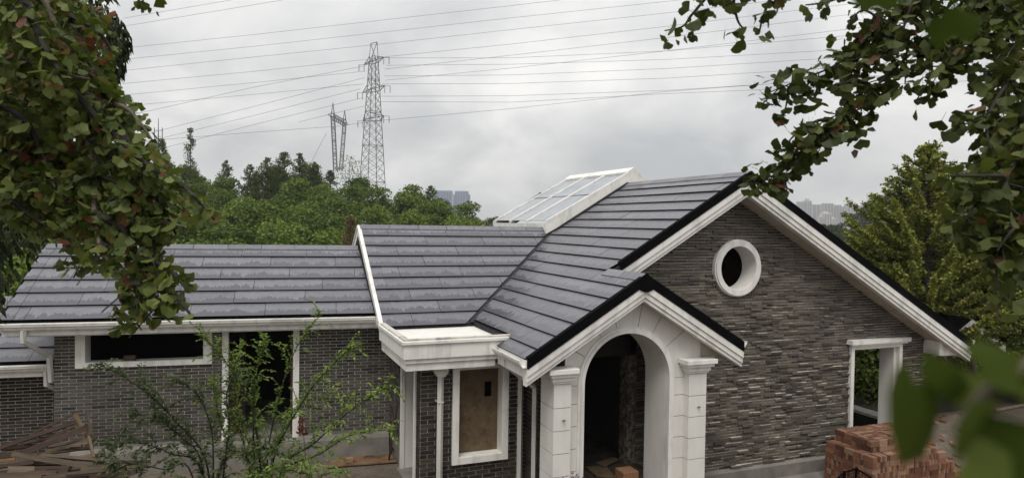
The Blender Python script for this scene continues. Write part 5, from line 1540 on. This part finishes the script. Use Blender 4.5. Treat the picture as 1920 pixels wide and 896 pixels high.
m = MB(); m.box(hs.x - 4, hs.y - 3, hs.z - 8, hs.x + 4, hs.y + 3, hs.z)
fhouse = thing("far_house", "small grey roofed house among trees below the skyline", "house", (hs.x, hs.y, hs.z - 8)); m.build("wall", "tower_cream", fhouse)
m = MB(); m.prism([(hs.x - 5, hs.y - 4, hs.z), (hs.x, hs.y - 4, hs.z + 2), (hs.x + 5, hs.y - 4, hs.z)], (0, 8, 0)); m.build("roof", "concrete", fhouse)
for k in range(46):
    px = rt.uniform(1500, 1640); d = rt.uniform(150, 240)
    p = at(px, 448, d); z = EYE + (horizon(px) - rt.uniform(418, 452)) * d / FPX
    s = rt.uniform(0.7, 1.2)
    tree("distant_tree", "far%d" % (k % 2), (p.x, p.y, z - 8 * s), (s, s, s), rt.uniform(0, 6.28), "dark green tree below the hazy towers beyond the gable", group="trees below the skyline")

# ------------------------------------------------------------------ near branches: fan shaped ginkgo leaves
def fan_leaf(seed):
    r = random.Random(seed); v = [(0, 0, 0)]; f = []
    spread = R(r.uniform(58, 78)); n = 9
    for i in range(n):
        t = -1 + 2 * i / (n - 1)
        a = t * spread
        rad = 1.0 - 0.16 * abs(t) ** 3 + 0.05 * r.uniform(-1, 1) - (0.2 if i == n // 2 else 0)
        v.append((rad * math.sin(a), rad * math.cos(a), 0.16 * math.sin(t * 2.6 + seed) + 0.1 * abs(t) - 0.12 * rad))
    for i in range(1, n): f.append((0, i + 1, i))
    k = len(v)      # stalk
    v += [(-0.018, 0.03, 0), (0.018, 0.03, 0), (0.012, -0.75, 0.1), (-0.012, -0.75, 0.1)]
    f.append((k, k + 1, k + 2, k + 3))
    return v, f
FANS = [fan_leaf(k) for k in range(6)]
FAN_MESH = {}
def fan_mesh(k, mat):
    if (k, mat) not in FAN_MESH:
        mb = MB(); mb.v, mb.f = list(FANS[k][0]), list(FANS[k][1])
        FAN_MESH[(k, mat)] = mb.mesh("leaf", mat)
    return FAN_MESH[(k, mat)]
def oval_leaf():
    v = [(0, 0, 0), (0.2, 0.35, 0.05), (0.24, 0.8, 0.03), (0.1, 1.35, -0.1), (0, 1.75, -0.22), (-0.1, 1.35, -0.1), (-0.24, 0.8, 0.03), (-0.2, 0.35, 0.05)]
    return v, [(0, 1, 7), (1, 2, 6, 7), (2, 3, 5, 6), (3, 4, 5)]
OVAL = oval_leaf()
def leaf_frame(c, ax, nn, s):
    """matrix that lays a leaf with its tip along ax and its face towards nn"""
    y = ax.normalized(); x = y.cross(nn)
    if x.length < 1e-3: x = y.cross(Vector((0.2, 0.9, 0.4)))
    x.normalize(); z = x.cross(y)
    m = Matrix((x * s, y * s, z * s)).transposed().to_4x4(); m.translation = c
    return m
def leaves_on(owner, leaves, mat, solo=300, oval=False):
    """leaves: list of (matrix, variant). The largest in view become parts, the rest one joined mesh"""
    sc = []
    for i, (m, k) in enumerate(leaves):
        x, y, d = proj(m.translation)
        sc.append((m.to_scale().x / d if d > 0.05 and -10 < x < 1930 and -10 < y < 906 else 0, i))
    sc.sort(reverse=True)
    pick = set(i for a, i in sc[:solo] if a > 0)
    rest = MB(); base = WLOC[owner.name]
    for i, (m, k) in enumerate(leaves):
        if i in pick:
            me = fan_mesh(k, mat) if not oval else OVAL_MESH[mat]
            o = bpy.data.objects.new("leaf", me); COL.objects.link(o); o.parent = owner
            mm = m.copy(); mm.translation = m.translation - base; o.matrix_local = mm
        else:
            v, f = OVAL if oval else FANS[k]
            rest.add([m @ Vector(p) for p in v], f)
    if rest.v: rest.build("foliage", mat, owner)["kind"] = "stuff"
OVAL_MESH = {}
def smooth_line(pts, n=8):
    out = []
    P = [pts[0]] + pts + [pts[-1]]
    for i in range(1, len(P) - 2):
        for k in range(n):
            t = k / n
            a, b, c, d = P[i - 1], P[i], P[i + 1], P[i + 2]
            out.append(0.5 * ((2 * b) + (c - a) * t + (2 * a - 5 * b + 4 * c - d) * t * t + (3 * b - a - 3 * c + d) * t ** 3))
    out.append(pts[-1]); return out
def spurs(r, line, gap, leaves, size, stalk=0.045, n=(3, 6), spread=0.03, start=0.0, face=Vector((0, 0, 1)), out=None):
    """clusters of stalked leaves along a twig"""
    out = [] if out is None else out
    L_ = sum((b - a).length for a, b in zip(line, line[1:])); acc = r.uniform(0, gap); s = 0
    for a, b in zip(line, line[1:]):
        l = (b - a).length
        while acc < s + l:
            p = a.lerp(b, (acc - s) / l) if l > 0 else a
            if acc / L_ >= start:
                for q in range(r.randint(*n)):
                    dv = (rvec(r) + Vector((0, 0, -0.25))).normalized()
                    base = p + dv * stalk * r.uniform(0.5, 1.2) + rvec(r) * spread
                    ax = (dv * 0.8 + Vector((0, 0, -0.55)) + rvec(r) * 0.35)
                    nn = face * 0.8 + rvec(r) * 0.75
                    out.append((leaf_frame(base, ax, nn, size * r.uniform(0.55, 1.15)), r.randrange(6)))
            acc += gap * r.uniform(0.6, 1.4)
        s += l
    return out

# --- big ginkgo whose boughs hang in from the left
rg = random.Random(21)
lg = thing("ginkgo_tree", "near ginkgo tree whose red tinged drooping boughs hang over the low roof", "tree", (-5.4, 2.6, 3.8))
trunk = MB(); trunk.tube([(-5.4, 2.6, 3.6), (-5.3, 2.65, 5.0), (-5.2, 2.7, 7.0), (-5.1, 2.75, 9.5)], [0.2, 0.17, 0.12, 0.04], 10); trunk.build("trunk", "bark", lg)
LG = [  # pixel path with depths
    [(-330, 60, 2.9), (-60, 70, 2.9), (110, 150, 2.9), (200, 240, 2.85), (290, 320, 2.8), (350, 355, 2.75), (402, 412, 2.7)],
    [(-330, -60, 3.2), (40, -30, 3.1), (120, 110, 3.1), (165, 260, 3.0), (178, 400, 2.95), (188, 458, 2.9), (215, 505, 2.9), (245, 545, 2.85), (285, 600, 2.8)],
    [(60, -60, 3.4), (120, 20, 3.3), (185, 60, 3.2), (214, 110, 3.2)], [(110, 150, 2.9), (190, 190, 3.0), (240, 205, 3.0), (285, 262, 3.0)],
    [(-330, 180, 3.1), (0, 200, 3.1), (80, 290, 3.1), (118, 360, 3.0), (130, 420, 3.0)], [(-100, -20, 3.2), (60, 40, 3.0), (150, 110, 3.0), (205, 190, 3.0)],
    [(0, 260, 3.2), (110, 350, 3.1), (200, 420, 3.0), (290, 415, 2.9), (345, 425, 2.85)], [(188, 458, 2.9), (250, 480, 2.9), (310, 500, 2.85), (352, 545, 2.8)],
    [(235, 535, 2.85), (280, 535, 2.85), (330, 560, 2.8), (358, 590, 2.8)], [(-200, 330, 3.2), (0, 370, 3.1), (50, 400, 3.1), (90, 425, 3.1)], [(-100, 90, 3.4), (20, 130, 3.3), (90, 210, 3.3), (150, 300, 3.2), (210, 370, 3.1)],
    [(180, 200, 3.0), (230, 250, 2.95), (262, 330, 2.9), (300, 380, 2.9), (330, 440, 2.9)], [(-150, 20, 3.6), (50, -10, 3.5), (150, 10, 3.5), (200, 20, 3.5)], [(120, 110, 3.1), (200, 150, 3.1), (228, 190, 3.1)],
    [(-120, 250, 3.4), (10, 310, 3.4), (90, 380, 3.3), (170, 440, 3.2), (220, 470, 3.2)], [(165, 260, 3.0), (220, 300, 3.0), (265, 360, 3.0), (290, 440, 2.95), (285, 490, 2.9)], [(30, -40, 2.8), (70, 60, 2.8), (110, 130, 2.75), (170, 150, 2.75)], [(130, 350, 3.0), (180, 330, 2.95), (240, 350, 2.95), (310, 345, 2.9)],
    [(178, 400, 2.95), (230, 430, 2.9), (262, 480, 2.9), (300, 520, 2.85)]]
lv = []
LEFT_EDGE = [(0, 203), (60, 214), (110, 224), (150, 208), (185, 245), (215, 280), (280, 294), (330, 335), (380, 390), (410, 404), (428, 345), (440, 330), (470, 285), (490, 330), (530, 362), (600, 362), (625, 300)]
def inside_left(x, y): return x < lerp_table(LEFT_EDGE, y) and not (x < 125 and y > 430)
for i, path in enumerate(LG):
    ln = smooth_line([at(*p) for p in path])
    m = MB(); m.tube(ln, [0.016 * (1 - k / len(ln)) + 0.0035 for k in range(len(ln))], 6); m.build("bough", "twig" if i in (1, 3, 6) else "stem", lg)
    spurs(rg, ln, 0.028 if i in (0, 6, 7, 8, 17, 18) else 0.05, None, 0.041, out=lv, n=(3, 6), spread=0.035)
    for k in range(0, len(ln) - 2, 3):          # side twigs
        if rg.random() < 0.8:
            p = ln[k]; x, y, d = proj(p)
            if x > 340 or (x > 190 and y < 160): continue
            dv = RGT * rg.uniform(-0.8, 0.8) + FWD * rg.uniform(-0.5, 0.7) - UPV * rg.uniform(0.1, 0.9)
            e = p + dv.normalized() * rg.uniform(0.1, 0.26)
            if not inside_left(*proj(e)[:2]): continue
            tw = [p, p.lerp(e, 0.5) + Vector((0, 0, 0.02)), e]
            m = MB(); m.tube(tw, 0.003, 4, cap=False); m.build("twig", "stem", lg)
            spurs(rg, tw, 0.04, None, 0.046, out=lv, n=(3, 5), spread=0.03)
for k in range(95):                              # hanging sprays that fill the bough mass
    x, y = rg.uniform(-20, 205), rg.uniform(-20, 430)
    if x > 110 and y > 330 and rg.random() < 0.6: continue
    d = rg.uniform(3.0, 3.8); p = at(x, y, d)
    e = p + (RGT * rg.uniform(-0.4, 0.6) - UPV * rg.uniform(0.1, 0.6)).normalized() * 0.32
    if not inside_left(*proj(e)[:2]): continue
    tw = [p, p.lerp(e, 0.5) + Vector((0, 0, 0.03)), e]
    m = MB(); m.tube(tw, 0.004, 4, cap=False); m.build("twig", "stem", lg)
    spurs(rg, tw, 0.035, None, 0.043, out=lv, n=(3, 6), spread=0.045)
def keep_left(m):
    x, y, d = proj(m.translation)
    lim = lerp_table([(0, 203), (60, 214), (110, 224), (150, 208), (185, 245), (215, 280), (280, 294), (330, 335), (380, 390), (410, 404), (428, 345), (440, 330), (470, 285), (490, 330), (530, 362), (600, 362), (625, 300)], y)
    if x > lim: return False
    if x < 112 and y > 440 + rg.uniform(-30, 30): return False
    if y > 425 and rg.random() < 0.42: return False
    if y > 512 and x < 205: return False
    if y > 618: return False
    if 250 < y < 345 and 135 < x < 245 and rg.random() < 0.45: return False
    return True
lv = [q for q in lv if keep_left(q[0])]
leaves_on(lg, lv, "leaf_ginkgo")
# small sprig that hangs in at the top edge
sp = thing("ginkgo_sprig", "tiny ginkgo sprig dangling into view at the top beside the dense boughs", "sprig", at(272, -30, 3.2))
lv = []
ln = smooth_line([at(275, -50, 3.2), at(272, -10, 3.2), at(266, 6, 3.2)])
m = MB(); m.tube(ln, 0.004, 5); m.build("twig", "stem", sp); spurs(rg, ln, 0.03, None, 0.045, out=lv, n=(3, 5), spread=0.015, start=0.5); leaves_on(sp, lv, "leaf_ginkgo_right")

# --- dark leaved tree behind it
dt = thing("dark_tree", "dense dark tree with drooping oval leaves behind the ginkgo boughs", "tree", (-8.2, 5.6, 3.2))
m = MB(); m.tube([(-8.2, 5.6, 2.0), (-8.0, 5.7, 5), (-7.7, 5.9, 8), (-7.5, 6, 11)], [0.3, 0.25, 0.18, 0.05], 9)
for q in ((-20, 60), (60, 200), (30, 330), (120, 60), (-50, 430), (170, 20)):
    m.tube([(-7.9, 5.75, 6), tuple(at(q[0] - 120, q[1] - 60, 6.6)), tuple(at(*q, 6.3))], [0.06, 0.04, 0.012], 5)
m.build("trunk", "bark", dt)
mb = MB(); mb.v, mb.f = list(OVAL[0]), list(OVAL[1]); OVAL_MESH["leaf_dark"] = mb.mesh("leaf", "leaf_dark")
lv = []
def dark_ok(x, y):
    if y < 170: return x < 212 - 0.0006 * (y - 90) ** 2
    if y < 330: return x < 190 - (y - 170) * 0.25
    return x < 150 - (y - 330) * 0.62
for k in range(900):
    x, y = rg.uniform(-260, 215), rg.uniform(-120, 570)
    if not dark_ok(x, y): continue
    p = at(x, y, rg.uniform(5.4, 7.2))
    for q in range(11):
        c = p + rvec(rg) * rg.uniform(0.02, 0.24)
        xx, yy, d_ = proj(c)
        if not dark_ok(xx - 8, yy): continue
        lv.append((leaf_frame(c, Vector((0, 0, -1)) + rvec(rg) * 0.75, -FWD * 0.5 + Vector((0, 0, 0.5)) + rvec(rg) * 0.8, rg.uniform(0.05, 0.085)), 0))
for k in range(70):
    a = rg.random(); p = at(205 + 22 * math.sin(a * 3.1), 30 + 110 * a, 5.6)
    for q in range(7): lv.append((leaf_frame(p + rvec(rg) * 0.07, Vector((0, 0, -1)) + rvec(rg) * 0.5, rvec(rg) - FWD, rg.uniform(0.03, 0.05)), 0))
leaves_on(dt, lv, "leaf_dark", oval=True)

# --- big ginkgo whose boughs hang in from the right
rg2 = random.Random(33)
rgt = thing("ginkgo_tree", "near ginkgo tree whose dark leafy arms reach to the gable peak", "tree", (6.4, 1.6, 3.8))
trunk = MB(); trunk.tube([(6.4, 1.6, 3.6), (6.3, 1.6, 5.2), (6.1, 1.7, 7.0), (5.8, 1.9, 9.5)], [0.22, 0.18, 0.13, 0.05], 10); trunk.build("trunk", "bark", rgt)
RG = [
    [(2150, 10, 3.2), (1960, -20, 3.2), (1800, 20, 3.2), (1720, 90, 3.2), (1640, 165, 3.2), (1570, 235, 3.2), (1500, 285, 3.25), (1440, 325, 3.3), (1418, 345, 3.3)],
    [(1850, -60, 3.3), (1720, 0, 3.3), (1640, 60, 3.3), (1570, 120, 3.3), (1500, 150, 3.35), (1432, 178, 3.4)],
    [(1420, -80, 3.0), (1350, -30, 3.0), (1300, 25, 3.0), (1280, 50, 3.0), (1246, 58, 3.0)], [(1420, -60, 3.1), (1378, -10, 3.1), (1382, 35, 3.1), (1394, 55, 3.1)], [(1500, -60, 3.1), (1450, -10, 3.1), (1430, 35, 3.1), (1424, 62, 3.1)],
    [(1640, -70, 3.2), (1580, -10, 3.2), (1545, 5, 3.2), (1510, 10, 3.2)], [(2050, 40, 3.0), (1930, 60, 3.0), (1830, 80, 3.0), (1780, 120, 3.0), (1745, 125, 3.0)],
    [(2050, 60, 2.9), (1950, 110, 2.9), (1880, 170, 2.85), (1850, 240, 2.8), (1868, 320, 2.7), (1830, 380, 2.6), (1800, 430, 2.5)],
    [(2060, 200, 2.7), (1960, 250, 2.6), (1900, 310, 2.5), (1880, 380, 2.4), (1880, 450, 2.4), (1860, 500, 2.4)], [(2060, 330, 2.5), (1960, 370, 2.4), (1900, 430, 2.3), (1870, 470, 2.3)],
    [(1900, -50, 3.1), (1840, 10, 3.1), (1790, 60, 3.1), (1790, 130, 3.1)], [(2050, -20, 3.3), (1940, 20, 3.3), (1890, 70, 3.3), (1870, 150, 3.2), (1840, 215, 3.2)], [(1720, 90, 3.2), (1680, 60, 3.25), (1620, 20, 3.3), (1590, 50, 3.3)],
    [(1780, -60, 3.2), (1720, -10, 3.2), (1690, 60, 3.2), (1650, 110, 3.2)], [(1570, 235, 3.2), (1540, 225, 3.2), (1500, 245, 3.25), (1470, 275, 3.3)], [(1640, 165, 3.2), (1600, 150, 3.2), (1560, 175, 3.2)],
    [(2050, 120, 3.0), (1960, 160, 3.0), (1920, 220, 3.0), (1890, 300, 2.9)], [(2040, 420, 2.6), (1950, 440, 2.5), (1900, 520, 2.4), (1890, 560, 2.4)], [(1880, 330, 2.4), (1830, 330, 2.4), (1780, 330, 2.35)]]
lv = []
GAP = {0: 0.03, 1: 0.034}
for i, path in enumerate(RG):
    ln = smooth_line([at(*p) for p in path])
    m = MB(); m.tube(ln, [0.008 * (1 - k / len(ln)) + 0.0025 for k in range(len(ln))], 6); m.build("bough", "stem", rgt)
    spurs(rg2, ln, GAP.get(i, 0.048), None, 0.047, out=lv, n=(4, 6) if i < 2 else (3, 5), spread=0.055 if i < 2 else 0.03)
    if i in (0, 1, 6, 7, 8, 10, 11, 16):
        for k in range(2, len(ln) - 4, 2):
            p = ln[k]; dv = RGT * rg2.uniform(-0.7, 0.5) + FWD * rg2.uniform(-0.6, 0.6) - UPV * rg2.uniform(-0.2, 0.6)
            e = p + dv.normalized() * rg2.uniform(0.08, 0.17)
            m = MB(); m.tube([p, e], 0.003, 4, cap=False); m.build("twig", "stem", rgt)
            spurs(rg2, [p, e], 0.04, None, 0.047, out=lv, n=(3, 5), spread=0.035)
leaves_on(rgt, lv, "leaf_ginkgo_right")
# large leaves right in front of the lens, out of focus, on a shoot of the same tree
def near_leaf(x, y, d, px_len, ang, facing, label, k):
    o_c = at(x, y, d)
    a = R(ang); ax = (RGT * math.cos(a) + UPV * math.sin(a)) + FWD * 0.15
    nn = -FWD + UPV * facing[1] + RGT * facing[0]
    s = px_len * d / FPX
    mt = leaf_frame(o_c, ax, nn, s)
    me = fan_mesh(k % 6, "leaf_near")
    o = bpy.data.objects.new("leaf", me); COL.objects.link(o)
    return o, mt
NEAR = [(1688, 872, 0.33, 195, 66, (1.5, 0.1)), (1915, 668, 0.31, 92, 192, (-0.3, 1.5)), (1878, 745, 0.31, 150, 242, (1.3, 0.3)), (1962, 800, 0.3, 135, 232, (0.2, 0.5)), (1845, 712, 0.34, 80, 205, (0.5, 1.3)),
        (1900, 905, 0.3, 95, 150, (0.0, 0.8)), (1950, 690, 0.31, 75, 300, (-0.5, 0.6)), (1862, 735, 0.34, 110, 250, (0.9, 0.5)), (1800, 690, 0.34, 70, 225, (0.8, 0.8))]
nr = thing("ginkgo_shoot", "blurred ginkgo shoot with big leaves close to the lens beside the brick stack", "shoot", at(2000, 640, 0.22))
ln = smooth_line([at(2080, 560, 0.22), at(1990, 640, 0.22), at(1900, 700, 0.22), at(1840, 740, 0.225), at(1800, 800, 0.225)])
m = MB(); m.tube(ln, 0.0016, 6); m.build("twig", "twig", nr)
for k, (x, y, d, pl_, ang, fc) in enumerate(NEAR):
    d *= 0.7
    o, mt = near_leaf(x, y, d, pl_, ang, fc, "", k)
    o.parent = nr; mm = mt.copy(); mm.translation = mt.translation - WLOC[nr.name]; o.matrix_local = mm
nr2 = thing("ginkgo_shoot", "blurred ginkgo shoot with two big leaves hanging at the top over the dark boughs", "shoot", at(1760, -120, 0.6))
ln = smooth_line([at(1900, -220, 0.39), at(1760, -100, 0.39), at(1700, -60, 0.4)])
m = MB(); m.tube(ln, 0.0018, 6); m.build("twig", "twig", nr2)
for k, (x, y, d, pl_, ang, fc) in enumerate(((1652, -40, 0.4, 66, 265, (0.1, 0.3)), (1788, 10, 0.38, 76, 279, (0.2, 0.2)))):
    o, mt = near_leaf(x, y, d, pl_, ang, fc, "", k + 2)
    o.parent = nr2; mm = mt.copy(); mm.translation = mt.translation - WLOC[nr2.name]; o.matrix_local = mm
    m = MB(); m.tube([mt.translation, at(x + 20, -90, 0.39)], 0.0008, 5); m.build("stalk", "leaf_near", nr2)

# ------------------------------------------------------------------ the feathery shrubs in the yard
def shrub(name, label, base, paths, mat, seed, lsize, density, side):
    r = random.Random(seed)
    bp = base
    o = thing(name, label, "shrub", bp)
    st = MB(); lf = MB()
    def leafy(line, gap, ls):
        acc = 0; sgn = 1; s = 0
        tot = sum((b - a).length for a, b in zip(line, line[1:]))
        for a, b in zip(line, line[1:]):
            l = (b - a).length
            while acc < s + l:
                p = a.lerp(b, (acc - s) / max(l, 1e-6)); dv = (b - a).normalized()
                sd = dv.cross(Vector((0, 0, 1)));
                if sd.length > 0.01: sd.normalize()
                ax = sd * sgn * 1.0 + dv * 0.7 + rvec(r) * 0.45
                q = ls * r.uniform(0.6, 1.25)
                card(lf, p + ax.normalized() * q * 0.55, ax + Vector((0, 0, -0.15)), Vector((0, 0, 1)) + rvec(r) * 0.6, q, q * 0.5)
                sgn = -sgn; acc += gap * r.uniform(0.6, 1.4)
            s += l
    for path, th in paths:
        ln = smooth_line(path, 7)
        st.tube(ln, [th * (1 - k / len(ln)) + 0.003 for k in range(len(ln))], 6)
        n = len(ln)
        for k in range(int(n * 0.22), n):
            for q in range(side):
                if r.random() < density:
                    p = ln[k]; t = k / n
                    main = (ln[min(k + 1, n - 1)] - ln[max(k - 1, 0)]).normalized()
                    dv = (main * 0.8 + rvec(r) * 0.85 + Vector((0, 0, 0.12))).normalized()
                    ll = r.uniform(0.15, 0.5) * (1.15 - 0.6 * t)
                    e = p + dv * ll; c = p.lerp(e, 0.5) + Vector((0, 0, 0.04))
                    tw = smooth_line([p, c, e - Vector((0, 0, 0.03))], 3)
                    st.tube(tw, 0.0025, 4, cap=False)
                    leafy(tw, 0.017, lsize)
        leafy(ln[int(n * 0.6):], 0.018, lsize)
    st.build("stem", "stem", o)["kind"] = "stuff"
    lf.build("foliage", mat, o)["kind"] = "stuff"
    return o
S = lambda *pts: [at(*p) for p in pts]
D = 9.2
b1 = at(505, 1040, D); b1.z = ground_z(b1.x, b1.y)
shrub("feathery_shrub", "tall feathery shrub with fresh green leaves in front of the dark doorway", b1, [
    ([b1] + S((490, 890, D), (470, 760, D), (425, 680, D - 0.2), (378, 630, D - 0.3)), 0.012), ([b1] + S((478, 880, D), (476, 760, D), (480, 690, D), (500, 645, D)), 0.013),
    ([b1] + S((510, 880, D), (540, 800, D), (590, 720, D), (640, 668, D), (655, 655, D)), 0.013), ([b1] + S((525, 890, D), (590, 830, D), (650, 775, D - 0.2), (700, 740, D - 0.3), (730, 722, D - 0.3)), 0.012),
    ([b1] + S((520, 900, D), (600, 850, D - 0.3), (660, 815, D - 0.4), (730, 805, D - 0.4)), 0.009), ([b1] + S((500, 880, D), (520, 760, D), (552, 660, D), (600, 590, D)), 0.012),
    ([b1] + S((470, 890, D), (450, 800, D + 0.2), (440, 720, D + 0.2), (452, 650, D + 0.2)), 0.01), ([b1] + S((505, 890, D), (530, 820, D + 0.3), (560, 760, D + 0.3), (625, 735, D + 0.3)), 0.009),
    ([b1] + S((480, 890, D), (430, 830, D), (410, 780, D), (400, 720, D)), 0.009)], "leaf_shrub", 5, 0.064, 0.66, 2)
b2 = at(400, 1030, 8.6); b2.z = ground_z(b2.x, b2.y)
D2 = 8.6
shrub("leafy_shrub", "dark leaved shrub spreading low between the wood pile and the fresh green shrub", b2, [
    ([b2] + S((390, 880, D2), (330, 790, D2), (280, 740, D2), (215, 695, D2), (190, 686, D2)), 0.012), ([b2] + S((400, 880, D2), (395, 800, D2), (370, 740, D2), (330, 715, D2)), 0.011),
    ([b2] + S((380, 890, D2), (320, 850, D2), (260, 830, D2), (205, 835, D2)), 0.01), ([b2] + S((420, 880, D2), (430, 800, D2), (425, 740, D2), (440, 700, D2)), 0.01),
    ([b2] + S((360, 890, D2 - 0.3), (310, 880, D2 - 0.3), (250, 870, D2 - 0.3), (215, 880, D2 - 0.3)), 0.009), ([b2] + S((380, 880, D2), (340, 820, D2), (300, 790, D2), (250, 775, D2)), 0.01),
    ([b2] + S((410, 890, D2), (460, 850, D2), (500, 840, D2)), 0.008)], "leaf_shrub_dark", 6, 0.066, 0.6, 2)
b3 = at(600, 1020, 8.2); b3.z = ground_z(b3.x, b3.y)
shrub("low_shrub", "low bright shrub sprawling at the bottom under the feathery stems", b3, [
    ([b3] + S((590, 920, 8.2), (560, 885, 8.2), (520, 880, 8.2)), 0.008), ([b3] + S((600, 920, 8.2), (610, 890, 8.2), (640, 885, 8.2)), 0.008), ([b3] + S((570, 930, 8.2), (520, 900, 8.2), (470, 895, 8.2)), 0.008)], "leaf_shrub", 8, 0.06, 0.4, 2)
rs = thing("red_leaf_shoot", "shoot with a few dark red leaves in front of the white door jamb", "shoot", at(572, 900, D - 0.3))
lf = MB(); ln = smooth_line(S((575, 910, D - 0.3), (572, 850, D - 0.3), (568, 800, D - 0.3), (566, 780, D - 0.3)))
m = MB(); m.tube(ln, 0.004, 5); m.build("stem", "stem", rs)
for y in (788, 800, 810):
    for k in range(7):
        card(lf, at(568 + rnd.uniform(-10, 10), y + rnd.uniform(-4, 4), D - 0.3), rvec(rnd) + RGT * 0.5, rvec(rnd) - FWD, 0.07, 0.035)
lf.build("foliage", "leaf_red", rs)["kind"] = "stuff"
pb = at(1070, 960, 8.0)
ps = thing("purple_plant", "tip of a purple leaved plant in front of the white arch pilaster", "plant", (pb.x, pb.y, ground_z(pb.x, pb.y)))
m = MB(); lf = MB()
for k in range(6):
    t = at(1075 + rnd.uniform(-16, 16), 898 + rnd.uniform(-6, 10), 8.0); m.tube([Vector((pb.x, pb.y, ground_z(pb.x, pb.y))), t], 0.004, 5)
    for q in range(12): card(lf, t + rvec(rnd) * 0.05, rvec(rnd), rvec(rnd), 0.04, 0.015)
m.build("stem", "stem", ps)["kind"] = "stuff"; lf.build("foliage", "leaf_purple", ps)["kind"] = "stuff"

# ------------------------------------------------------------------ air between here and the far towers
MATH = bpy.data.materials.new("haze")
MATH.use_nodes = True
hn, hl = MATH.node_tree.nodes, MATH.node_tree.links
hn.clear()
ho = hn.new("ShaderNodeOutputMaterial"); hv_ = hn.new("ShaderNodeVolumePrincipled")
hv_.inputs["Color"].default_value = (0.86, 0.9, 0.96, 1); hv_.inputs["Density"].default_value = 0.00024
hl.new(hv_.outputs[0], ho.inputs["Volume"])
m = MB(); m.box(-2600, -2600, -24, 2600, 2600, 75)
hz = m.build("haze", MATH); hz["kind"] = "stuff"
